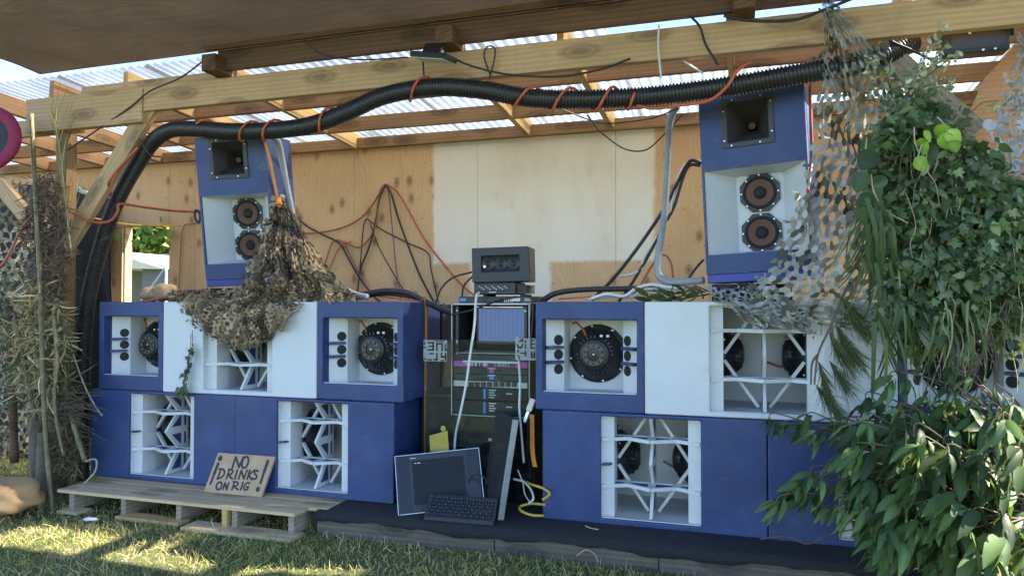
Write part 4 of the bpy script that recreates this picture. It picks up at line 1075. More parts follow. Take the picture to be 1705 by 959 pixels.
# ------------------------------------------------------------------ leaning monitor, upright monitor, keyboard
def frame4(o, ex, ey):
    ex, ey = Vector(ex), Vector(ey); x = ex.normalized(); z = x.cross(ey).normalized(); y = z.cross(x)
    Mx = Matrix((x, y, z)).transposed(); return Mx.to_euler(), ex.length, ey.dot(y)
BL = Vector((at(664, 857, -.20).x, -.20, .157)); BR = Vector((-1.515, .03, .195)); TL = BL + Vector((-.085, .095, .325))
eu, w_, h_ = frame4(BL, BR - BL, TL - BL)
t = thing('flat_monitor', 'silver edged flat monitor leaning back behind the keyboard', 'monitor', BL, eu)
b = MB(); b.box((0, 0, -.03), (w_, h_, 0)); b.build('case', M['dark_grey'], t, bevel=.008, seg=3)
b = MB()
for lo, hi in (((-.004, -.004, -.02), (0, h_ + .004, .002)), ((w_, -.004, -.02), (w_ + .004, h_ + .004, .002)), ((0, -.004, -.02), (w_, 0, .002)), ((0, h_, -.02), (w_, h_ + .004, .002))): b.box(lo, hi)
b.build('edge_trim', M['steel'], t)
b = MB(); b.box((.10, .045, .0005), (w_ - .10, h_ - .035, .002)); b.build('screen', M['screen_off'], t, bevel=.001)
for xa, xb in ((.012, .085), (w_ - .085, w_ - .012)):
    b = MB(); b.box((xa, .01, .0003), (xb, h_ - .01, .0014)); b.build('side_strip', M['black_gloss'], t)
b = MB(); b.box((.115, h_ - .055, .002), (.128, h_ - .05, .003)); b.box((.134, h_ - .055, .002), (.152, h_ - .05, .003)); b.box((.09, h_ - .022, .0014), (.125, h_ - .018, .0024)); b.build('print', M['label_white'], t)['kind'] = 'stuff'

O = Vector((at(829, 861, -.15).x, -.15, .158)); UP = Vector((.10, .03, .60)); BK = Vector((-.195, .255, .0))
eu, d_, h_ = frame4(O, BK, UP)
t = thing('upright_monitor', 'silver edged monitor stood on its end beside the keyboard', 'monitor', O, eu)
b = MB(); b.box((0, 0, -.004), (d_, h_, .036)); b.build('case', M['black'], t, bevel=.006, seg=3)
b = MB(); b.box((-.0045, .012, -.004), (-.0005, h_ - .006, .034)); b.build('edge_trim', M['dull_steel'], t, bevel=.002)
b = MB(); b.box((.012, .02, .0362), (d_ - .012, h_ - .05, .0375)); b.build('screen', M['screen_off'], t)
b = MB(); b.box((.10, h_ - .035, .0362), (.13, h_ - .031, .0372)); b.build('print', M['label_white'], t)

KB = Vector((at(706, 856, -.24).x, -.255, .157)); KR = Vector((at(823, 868, -.22).x, -.235, .157)) - KB; KU = Vector((.015, .10, .135))
eu, w_, h_ = frame4(KB, KR, KU)
t = thing('keyboard', 'black computer keyboard tilted against the leaning monitor', 'keyboard', KB, eu)
b = MB(); b.box((0, 0, -.02), (w_, h_, 0)); b.build('case', M['black'], t, bevel=.006, seg=3)
b = MB(); b.box((.006, .004, 0), (w_ - .006, .026, .010)); b.build('wrist_rest', M['dark_grey'], t, bevel=.004)
kb = MB(); cols = 21; rows = 6; pw = (w_ - .04) / cols; ph = (h_ - .05) / rows
sk = {(0, 2), (0, 3), (0, 4), (0, 5), (0, 6), (0, 7)}
leg = MB()
for r_ in range(rows):
    for c_ in range(cols):
        if (r_ == 5 and c_ in (1, 6, 11)) or (c_ in (15, 19) and r_ in (2,)) or (r_ == 2 and c_ in (16, 17, 18)): continue
        if r_ == 0 and 3 < c_ < 9:
            continue
        x = .02 + c_ * pw; y = .034 + r_ * ph
        kb.box((x + .0012, y + .0012, 0), (x + pw - .0012, y + ph - .0012, .008))
        if (r_ + c_ * 3) % 2 == 0 or r_ == 5: leg.box((x + .005, y + ph * .5, .008), (x + pw * .42, y + ph * .68, .0086))
x = .02 + 4 * pw; kb.box((x, .034 + .0012, 0), (x + 5 * pw - .001, .034 + ph - .0012, .008))
o = kb.build('keycaps', M['black_gloss'], t); o['kind'] = 'stuff'
leg.build('legend', M['stencil'], o)['kind'] = 'stuff'
# key box hanging, orange straps
def ribbon(name, pts, w, m, label, cat, side, th=.002, group=None):
    pts = spline(pts, 10); b = MB(); side = Vector(side).normalized()
    for p, q in zip(pts, pts[1:]):
        d = (q - p).normalized(); n = d.cross(side).normalized()
        a = [p - side * w / 2 - n * th / 2, p + side * w / 2 - n * th / 2, p + side * w / 2 + n * th / 2, p - side * w / 2 + n * th / 2]
        c = [v + (q - p) for v in a]
        vs = [b.bm.verts.new(v) for v in a + c]
        for f in ((0, 1, 5, 4), (1, 2, 6, 5), (2, 3, 7, 6), (3, 0, 4, 7)): b._face([vs[i] for i in f])
    o = b.build(name, m, weld=True); return tag(o, label, cat, group)
sx = kl3 + .006
ribbon('ratchet_strap', [(sx - .35, .33, ZT + .004), (sx - .05, .33, ZT + .004), (sx + .003, .33, ZT - .01), (sx + .003, .33, .9), (sx + .003, .33, .16)], .034, M['strap'], 'orange ratchet strap running down the side of the left speaker stack', 'strap', (0, 1, 0))
px = [at(886, 690, .06), at(886, 720, .05), at(887, 755, .03), at(891, 777, .01)]
ribbon('strap_end', px, .03, M['strap'], 'loose end of orange strap hanging beside the right speaker stack', 'strap', (1, -.25, 0))
t = thing('ratchet_buckle', 'pale ratchet buckle with a steel lever beside the right speaker stack', 'buckle', at(884, 690, .05))
b = MB(); A = at(888, 664, .05); B2 = at(880, 684, .03); b.bar(A, B2, .035, .022, up=Vector((0, 1, 0))); b.build('grip', M['canvas'], t, True, bevel=.005)
b = MB(); b.bar(B2, at(873, 703, .02), .02, .012, up=Vector((0, 1, 0))); b.build('lever', M['steel'], t, True, bevel=.003)

# ------------------------------------------------------------------ the written sign
TLp, TRp, BLp = (790, 602), (1283, 632), (752, 908)
def zpix(x, y): return (190 + x / 5.048, 640 + y / 5.048)
ybase = -.125
bl = at(*zpix(752, 908), ybase); bl.z = .1605; br = at(*zpix(1232, 940), ybase); br.z = .1605
bl = Vector((bl.x, ybase, .1605)); br = Vector((br.x, ybase + .005, .1605))
eu, w_, h_ = frame4(bl, br - bl, Vector((.018, .10, .248)))
eu = Euler((eu.x, eu.y, eu.z))
t = thing('warning_sign', 'plywood sign hand lettered NO DRINKS ON RIG leaning on the blue subwoofers', 'sign', bl, eu)
sk_ = .035
b = MB(); b.prism([(0, 0, 0), (w_, 0, 0), (w_ + sk_, h_, 0), (sk_, h_, 0)], (0, 0, -.018)); b.build('board', M['sign'], t, bevel=.002)
def sxy(x, y):
    # sign picture coordinates -> board coordinates
    e1 = Vector((493, 30)); e2 = Vector((-45, 307)); d = Vector((x - 790, y - 602)); det = e1.x * e2.y - e1.y * e2.x
    u = (d.x * e2.y - d.y * e2.x) / det; v = (e1.x * d.y - e1.y * d.x) / det
    return Vector((u * w_ + sk_ * (1 - v), (1 - v) * h_, 0))
b = MB()
kpx = w_ / 493
def pen(pts, w, closed=False, zt_=[.0004]):
    P = [sxy(*p) for p in pts]; 
    if closed: P.append(P[0])
    P = [Vector((p.x, p.y, zt_[0])) for p in P]; hw = w * kpx / 2
    for p, q in zip(P, P[1:]):
        zt_[0] += .0000013
        d = (q - p).normalized(); n = Vector((-d.y, d.x, 0)); c = []
        for k in range(7): a = PI / 2 + PI * k / 6; c.append(p + (d * math.cos(a) + n * math.sin(a)) * hw)
        for k in range(7): a = -PI / 2 + PI * k / 6; c.append(q + (d * math.cos(a) + n * math.sin(a)) * hw)
        b.prism([Vector((v.x, v.y, zt_[0])) for v in c], (0, 0, .0006))
def ell(cx, cy, rx, ry, a0=0, a1=360, n=18): return [(cx + rx * math.cos(R(a0 + (a1 - a0) * k / n)), cy + ry * math.sin(R(a0 + (a1 - a0) * k / n))) for k in range(n + 1)]
pen([(820, 646), (820.1, 650)], 38); pen([(814, 690), (800, 770)], 24); pen([(800, 770), (788, 846)], 19)
pen([(943, 720), (952, 636)], 17); pen([(952, 636), (1000, 716)], 17); pen([(1000, 716), (1016, 636)], 16)
pen(ell(1043, 678, 26, 44, -100, 262), 17)
pen([(848, 738), (840, 806)], 16); pen([(834, 732), (868, 733), (887, 752), (886, 778), (868, 798), (834, 808)], 15)
pen([(914, 806), (922, 736)], 15); pen([(915, 733), (948, 738), (957, 753), (946, 769), (922, 776), (964, 806)], 14)
pen([(992, 740), (986, 806)], 16)
pen([(1018, 806), (1026, 740), (1062, 804), (1074, 738)], 15)
pen([(1097, 738), (1091, 806)], 15); pen([(1135, 738), (1096, 776), (1130, 810)], 14)
pen([(1168, 746), (1150, 738), (1139, 752), (1146, 768), (1166, 780), (1166, 798), (1152, 808), (1136, 800)], 14)
pen(ell(866, 862, 23, 28, -100, 262), 15)
pen([(905, 888), (911, 838), (938, 888), (943, 836)], 14)
pen([(982, 890), (990, 832)], 14); pen([(978, 828), (1016, 832), (1026, 845), (1014, 858), (990, 864), (1036, 888)], 13)
pen([(1062, 832), (1056, 888)], 14)
pen([(1120, 838), (1098, 834), (1080, 850), (1077, 872), (1090, 890), (1112, 886), (1115, 866), (1098, 866)], 13)
pen([(1231, 668), (1219, 750)], 24); pen([(1219, 750), (1208, 834)], 19); pen([(1198, 880), (1198.1, 884)], 34)
b.build('lettering', M['ink'], t)['kind'] = 'stuff'
# ================================================================== HOSES AND CABLES
def hose(name, pts, r, amp, pitch, m, label, cat, n=10, seg=14, group=None):
    P, Ln = resample(spline(pts, n), pitch / 4); rr = [r + amp * (1, 1, -1, -1)[i % 4] for i in range(len(P))]
    b = MB(); b.tube(P, rr, seg); o = b.build(name, m, smooth='all', normals=False); return tag(o, label, cat, group)
YH = -.125
big = [(1520, 70, .12), (1480, 88, .05), (1420, 108, -.05), (1350, 120, YH), (1200, 146, YH), (1050, 163, YH), (900, 165, YH), (800, 150, YH), (720, 146, YH), (640, 160, YH), (580, 186, YH), (520, 208, YH), (460, 217, YH), (390, 219, YH + .03), (330, 215, YH + .10), (285, 217, .03), (255, 236, .10), (228, 275, .14), (200, 325, .16), (178, 380, .16), (160, 440, .16), (147, 500, .15), (140, 570, .12), (137, 650, .08), (136, 740, .05), (137, 800, .02)]
bigP = path(big)
hose('drain_hose', bigP, .052, .0045, .0195, M['hose'], 'thick black corrugated drain hose looping across under the header beam', 'hose', seg=18)
hose('conduit', path([(455, 228, -.05), (464, 240, .05), (470, 270, .18), (480, 320, .30), (494, 380, .36), (516, 430, .36), (548, 466, .32), (585, 488, .28), (612, 495, .25)]), .021, .0017, .011, M['grey_hose'], 'grey flexible conduit curving down behind the left mid top speaker', 'conduit')
hose('conduit', path([(1142, 158, .1), (1128, 175, .35), (1115, 205, .5), (1111, 280, .6), (1107, 350, .6), (1100, 400, .6), (1095, 440, .55), (1098, 460, .5), (1115, 470, .42), (1145, 469, .36), (1172, 466, .33)]), .022, .0017, .011, M['grey_hose'], 'grey flexible conduit bending down left of the right mid top speaker', 'conduit')
hose('small_hose', path([(898, 512, .40), (908, 498, .36), (930, 487, .34), (975, 482, .34), (1030, 481, .34), (1075, 480, .36), (1120, 484, .38)]), .018, .002, .012, M['hose'], 'thin black corrugated hose lying along the top of the right stack', 'hose')
def cable(pts, r, m, label, Y=None, cat='cable', name='cable', n=10, seg=7, group=None):
    b = MB(); b.tube(spline(path(pts, Y), n), r, seg); o = b.build(name, M[m], smooth='all'); return tag(o, label, cat, group)
cable([(585, 492, .3), (610, 489, .3), (645, 484, .3), (680, 488, .32), (710, 503, .34), (735, 515, .34), (760, 524, .3)], .020, 'black_cable', 'thick black cable bundle running from the left stack to the rack')
cable([(590, 498, .34), (640, 490, .34), (690, 496, .36), (720, 508, .38), (752, 517, .36)], .012, 'black_cable', 'second black cable lying under the thick bundle to the rack')
# orange cable wound round the drain hose
def wound():
    P, Ln = resample(spline(bigP, 12), .008)
    xs = np.array([852.5 + 1200 * ((_M.transposed() @ (p - CAM)).x / -(_M.transposed() @ (p - CAM)).z) for p in P])
    fronts = [1062, 1015, 940, 878, 700, 545, 452, 415, 338, 262, 236]
    n0 = next(i for i, x in enumerate(xs) if x < 1062); pts = []
    idx = [next((i for i, x in enumerate(xs[:int(len(xs) * .62)]) if x < f), 0) for f in fronts]
    for j in range(len(idx) - 1):
        a, c = idx[j], idx[j + 1]
        for i in range(a, c):
            u = (i - a) / (c - a); gap = (c - a) * .008
            # most of a long gap is spent lying behind the hose, the turn over the front is quick
            k = min(.5, .12 / max(gap, .12)); th = (u / k * .5 if u < k else (.5 + (u - k) / (1 - 2 * k) * .0 if u < 1 - k else .5 + (u - 1 + k) / k * .5)) * 2 * PI
            t = (P[i + 1] - P[i - 1]).normalized(); up = Vector((0, 0, 1)); up = (up - t * up.dot(t)).normalized(); w = t.cross(up)
            if w.y > 0: w = -w
            ang = th - .15
            pts.append(P[i] + (w * math.cos(ang) + up * -math.sin(ang)) * (.0665))
    b = MB(); b.tube(pts[::2], .0085, 7)
    tag(b.build('wound_cable', M['orange_cable'], smooth='all'), 'orange cable wound in turns round the thick black drain hose', 'cable')
wound()
cable([(-12, 455, -.25), (10, 432, -.2), (40, 375, -.16), (68, 352, -.14), (95, 347, -.12), (115, 352, -.08), (140, 366, -.07), (165, 371, .02), (185, 367, .06), (196, 352, .07), (200, 340, .10), (240, 345, .3), (290, 351, .6), (332, 353, .75)], .0105, 'orange_cable', 'orange cable sagging from the left edge past the brace to the left speaker')
cable([(230, 246, -.06), (215, 262, -.07), (203, 275, -.07), (190, 290, -.07), (182, 303, -.06), (180, 318, .03)], .0095, 'orange_cable', 'short orange cable lying along the wooden brace under the hose')
cable([(345, 97, -.2), (300, 130, -.16), (250, 152, -.10), (215, 180, -.08), (160, 218, -.05), (110, 252, -.02)], .006, 'black_cable', 'thin black line slanting from the tarp down across the left beam')
cable([(216, 200, .0), (222, 220, .0), (236, 236, -.02), (250, 258, -.02), (268, 262, 0), (268, 270, 0)], .0055, 'black_cable', 'short black cord dangling over the brace near the beam')
YC = 1.87
W_ = 'cables pinned along the plywood wall'
for pts, r, m, lab in [
    ([(642, 308), (632, 330), (625, 370), (615, 410), (600, 450), (594, 500)], .0085, 'black_cable', 'black cable dropping steeply left from the top wall hook'),
    ([(642, 308), (652, 325), (662, 360), (678, 405), (700, 460), (722, 502)], .0095, 'black_cable', 'thick black cable falling right from the top wall hook towards the rack'),
    ([(642, 307), (630, 325), (612, 352), (590, 370), (560, 382), (520, 388), (480, 388)], .008, 'dark_orange', 'brown orange cable running left from the top wall hook'),
    ([(641, 306), (633, 318), (629, 345), (627, 370), (614, 398), (596, 412), (575, 404), (555, 402), (540, 440), (520, 470)], .008, 'dark_orange', 'looped brown orange cable below the top wall hook'),
    ([(643, 307), (660, 318), (680, 350), (705, 395), (735, 435), (765, 470), (790, 492), (812, 505)], .0085, 'orange_cable', 'orange cable slanting right from the top wall hook to the rack'),
    ([(645, 308), (648, 330), (652, 370), (656, 410), (660, 450), (668, 500)], .006, 'purple_cable', 'thin purple cable hanging straight down from the top wall hook'),
    ([(594, 505), (600, 440), (605, 380), (611, 365), (618, 370), (640, 385), (680, 405), (712, 421), (718, 450), (730, 505)], .0065, 'black_cable', 'thin black cable pinned in a peak between the two lower wall hooks'),
    ([(616, 372), (630, 410), (655, 455), (670, 480), (684, 505)], .0055, 'black_cable', 'thin black cord falling diagonally from the lower wall hook'),
    ([(480, 350), (510, 376), (540, 392), (565, 405), (580, 430), (600, 465), (622, 492), (636, 505)], .009, 'black_cable', 'black cable running from the left speaker down to the thick bundle'),
    ([(575, 408), (590, 440), (612, 480), (632, 505)], .007, 'purple_cable', 'purple cable alongside the black cable above the left stack'),
    ([(540, 470), (552, 440), (566, 412), (585, 402)], .007, 'dark_orange', 'short brown cable rising beside the grey conduit'),
    ([(738, 505), (760, 540), (745, 600), (742, 640), (760, 690)], .007, 'black_cable', 'black cable hanging against the wall left of the rack'),
    ([(736, 515), (756, 560), (775, 600), (790, 640)], .007, 'black_cable', 'black cable crossing behind the left edge of the rack'),
    ([(298, 480), (300, 430), (305, 380), (320, 373), (345, 371)], .0065, 'dark_orange', 'dark cable rising beside the window to the left speaker')]:
    cable([(a, b_, YC) for a, b_ in pts], r, m, lab, group=W_)
for pts, r, m, lab in [
    ([(1168, 272), (1150, 268), (1135, 290), (1118, 325), (1098, 360), (1060, 415), (1020, 465), (985, 500)], .013, 'black_cable', 'thick black cable slanting left past the right conduit'),
    ([(1166, 276), (1148, 276), (1136, 300), (1122, 345), (1100, 385), (1080, 425), (1050, 475), (1030, 502)], .011, 'black_cable', 'second thick black cable slanting beside the right conduit'),
    ([(1168, 270), (1152, 267), (1138, 278), (1128, 300), (1120, 335), (1112, 365), (1075, 425), (1068, 448), (1050, 457), (1032, 460)], .009, 'white_cable', 'white cable looping down beside the right conduit'),
    ([(1060, 490), (1075, 460), (1095, 430), (1108, 425), (1118, 440), (1121, 462)], .008, 'dark_orange', 'brown orange cable curling under the right conduit'),
    ([(1172, 432), (1160, 445), (1145, 465), (1130, 480)], .009, 'black_cable', 'short black cable entering behind the right speaker')]:
    cable([(a, b_, .9) for a, b_ in pts], r, m, lab, group='cables above the right stack')
for k, (pts, r, m, lab) in enumerate([
    ([(985, 497), (1010, 490), (1040, 493), (1060, 480), (1085, 474), (1110, 478), (1140, 480)], .011, 'white_cable', 'white cable lying in a wave on top of the right stack'),
    ([(980, 499), (1020, 493), (1050, 495), (1075, 482), (1105, 482), (1135, 484)], .009, 'white_cable', 'second white cable beside the wavy white one on the right stack'),
    ([(930, 498), (980, 494), (1040, 490), (1090, 482), (1160, 478)], .005, 'orange_cable', 'thin orange cord along the top of the right stack'),
    ([(580, 488), (620, 492), (670, 498), (700, 501)], .005, 'orange_cable', 'thin orange cord lying on top of the left stack')]):
    cable([(a, b_, .25 + .03 * k) for a, b_ in pts], r, m, lab)
# cords round the beam and the lamp
cable([(510, 72, -.2), (540, 92, -.2), (600, 100, -.2), (680, 96, -.2)], .005, 'black_cable', 'thin black cord sagging from the tarp to the floodlight')
cable([(745, 94, -.2), (790, 112, -.2), (850, 125, -.2), (930, 128, -.2), (1000, 116, -.19), (1050, 98, -.18)], .0065, 'black_cable', 'black cord sagging right from the floodlight across the beam')
cable([(816, 125, -.09), (806, 95, -.09), (812, 78, -.09), (824, 82, -.09), (822, 105, -.09), (815, 130, -.09)], .005, 'black_cable', 'small black cord loop tied on the header beam')
cable([(704, 98, -.13), (706, 130, -.13), (707, 148, -.14)], .006, 'black_cable', 'cord tying the drain hose up under the floodlight')
cable([(1097, 42, -.09), (1096, 80, -.09), (1101, 130, -.14)], .006, 'white_cable', 'pale cord tying the drain hose to the beam')
cable([(885, 152, -.2), (920, 175, -.1), (960, 192, .2), (1000, 205, .6), (1040, 204, .6), (1090, 196, .4), (1130, 180, .2)], .005, 'black_cable', 'thin black cord hanging below the drain hose')
cable([(978, 192, .9), (1000, 220, 1.2), (1040, 248, 1.5), (1075, 250, 1.5), (1105, 225, 1.2), (1135, 192, .8)], .006, 'black_cable', 'black cord in a deep sag across the painted wall')
cable([(1150, 28, -.2), (1165, 45, -.1), (1175, 75, -.1), (1195, 108, -.12)], .007, 'black_cable', 'short black cord curving down over the beam by the rafter tail')
cable([(1205, 27, -.2), (1250, 35, -.2), (1320, 34, -.19), (1370, 18, -.2), (1425, -4, -.25)], .0085, 'black_cable', 'black cord running along the beam to the top of the grey net')
cable([(1115, 86, .0), (1150, 110, .0), (1170, 122, -.05)], .006, 'white_cable', 'pale cord slanting behind the header beam')
cable([(1468, 42, .0), (1480, 66, .0), (1520, 85, .02), (1560, 105, .02)], .007, 'black_cable', 'black cord running to the black stage light')
cable([(1060, 176, -.14), (1090, 181, -.15), (1130, 176, -.16), (1180, 168, -.17), (1210, 145, -.19), (1228, 118, -.19), (1250, 104, -.17)], .0095, 'orange_cable', 'orange cable crossing in front of the right mid top speaker')
cable([(1349, 140, .1), (1350, 200, .12), (1352, 260, .13), (1345, 320, .0)], .009, 'orange_cable', 'orange cable running down the side of the right mid top speaker')
# cables at the rack and the floor
cable([(798, 487, .22), (793, 495, .18), (790, 540, .16), (783, 590, .15), (776, 640, .15), (766, 690, .15), (758, 730, .18), (756, 790, .2)], .0085, 'white_cable', 'white lead hanging from the radio down the front of the rack')
cable([(862, 560, .2), (864, 600, .16), (866, 640, .15), (865, 680, .13), (868, 720, .12), (872, 770, .10)], .008, 'white_cable', 'white lead hanging near the right edge of the rack')
cable([(790, 452, .35), (755, 462, .3), (735, 480, .3), (725, 505, .3)], .0065, 'black_cable', 'black lead from the speaker box to the thick bundle')
cable([(788, 459, .35), (773, 475, .33), (769, 494, .3)], .0065, 'black_cable', 'short black lead from the speaker box to the half rack unit')
cable([(868, 490, .2), (885, 498, .2), (888, 520, .2), (886, 545, .2), (884, 575, .2)], .006, 'black_cable', 'black lead looping over the right corner of the rack')
cable([(752, 524, .2), (790, 515, .22), (830, 500, .23), (860, 494, .24)], .006, 'black_cable', 'black lead across the top edge of the rack')
cable([(866, 798, .1), (885, 806, .0), (905, 813, -.02), (915, 822, -.04), (903, 832, -.06)], .008, 'yellow_cable', 'yellow cable coming out behind the upright monitor')
cable([(905, 858, -.06), (885, 857, -.10), (868, 850, -.08), (866, 843, -.02), (885, 838, .02), (908, 840, .0)], .008, 'yellow_cable', 'yellow cable curled on the black carpet beside the right stack')
cable([(855, 797, .05), (872, 802, .04), (884, 815, .03), (888, 830, .0), (880, 838, .0)], .007, 'white_cable', 'white cable bent behind the upright monitor')
cable([(862, 782, .06), (870, 802, .05), (874, 822, .04), (884, 838, .02)], .004, 'white_cable', 'thin pale lead crossing the white cable by the upright monitor')
cable([(780, 800, -.02), (790, 790, -.03), (806, 794, -.05), (812, 806, -.08)], .004, 'black_cable', 'keyboard lead curling up behind the black keyboard')
# hose ties, socket at the left
t = thing('plug_socket', 'white plug and socket hanging in front of the black weed mat', 'plug', at(130, 318, .3))
b = MB(); b.bar(at(121, 306, .3), at(133, 318, .3), .04, .035); b.build('plug', M['white_cable'], t, True, bevel=.006)
b = MB(); b.bar(at(134, 318, .3), at(146, 322, .3), .032, .03); b.build('socket', M['canvas'], t, True, bevel=.006)
b = MB(); b.tube(spline(path([(110, 292, .3), (117, 302, .3), (122, 308, .3)]), 6), .006); b.build('lead', M['black_cable'], t, True, smooth='all')
cable([(146, 322, .3), (165, 324, .25), (185, 330, .2)], .008, 'orange_cable', 'short orange lead leaving the white plug')
cable([(115, 355, .2), (150, 362, .25), (200, 372, .6), (250, 376, 1.2), (300, 377, 1.8)], .006, 'yellow_cable', 'yellow cord stretched from the post to the window')
b = MB(); b.tube(spline(path([(326, 350, .3), (331, 352, .3), (333, 362, .3), (331, 370, .3), (326, 366, .3), (324, 356, .3), (326, 350, .3)]), 5), .009)
tag(b.build('cable_coil', M['black_cable'], smooth='all'), 'small black coil of cable at the side of the left speaker', 'cable')

# ------------------------------------------------------------------ lights
t = thing('floodlight', 'flat black floodlight tilted down under the beam in the middle', 'floodlight', at(718, 92, -.25))
A, B2, Cc, D = at(682, 94, -.33), at(741, 98, -.33), at(761, 107, -.21), at(707, 104, -.21)
b = MB(); b.prism([A, B2, Cc, D], (0, .004, .036)); b.build('housing', M['black'], t, True, bevel=.004)
ctr = (A + B2 + Cc + D) / 4
b = MB(); b.prism([ctr + (p - ctr) * .90 + Vector((0, 0, -.001)) for p in (A, B2, Cc, D)], (0, 0, -.003)); b.build('lens', M['canvas'], t, True)
b = MB(); b.bar(ctr + Vector((-.02, .0, .038)), ctr + Vector((-.02, .06, .12)), .12, .02, up=Vector((0, 1, 0))); b.build('bracket', M['black'], t, True)
t = thing('stage_light', 'black rectangular stage light hung from a bracket under the beam at upper right', 'stage light', at(1625, 70, .03))
a, c = at(1572, 92, .05), at(1682, 42, .05)
b = MB(); b.box((a.x, .05, a.z), (c.x, .16, c.z)); b.build('housing', M['black'], t, True, bevel=.008)
b = MB(); b.box((a.x + .03, .046, a.z + .02), (c.x - .02, .0495, c.z - .03)); b.build('lens', M['dark_grey'], t, True)
p = [at(1556, 72, .10), at(1556, 24, .10), at(1682, 6, .10), at(1682, 60, .10)]
b = MB()
for q, r_ in zip(p, p[1:]): b.bar(q, r_, .03, .012, up=Vector((0, 1, 0)))
b.build('bracket', M['black'], t, True)
for px, py in ((1600, 44), (1640, 38)):
    b = MB(); q = at(px, py, .08); b.box((q.x - .045, .08, q.z - .012), (q.x + .045, .13, q.z + .012)); b.build('handle', M['black'], t, True, bevel=.004)
for px, py in ((1614, 56), (1637, 83), (1657, 81)):
    b = MB(); b.lathe([(.008, 0), (.007, .004), (0, .005)], at(px, py, .045), (0, -1, 0), 10); b.build('screw', M['steel'], t, True)
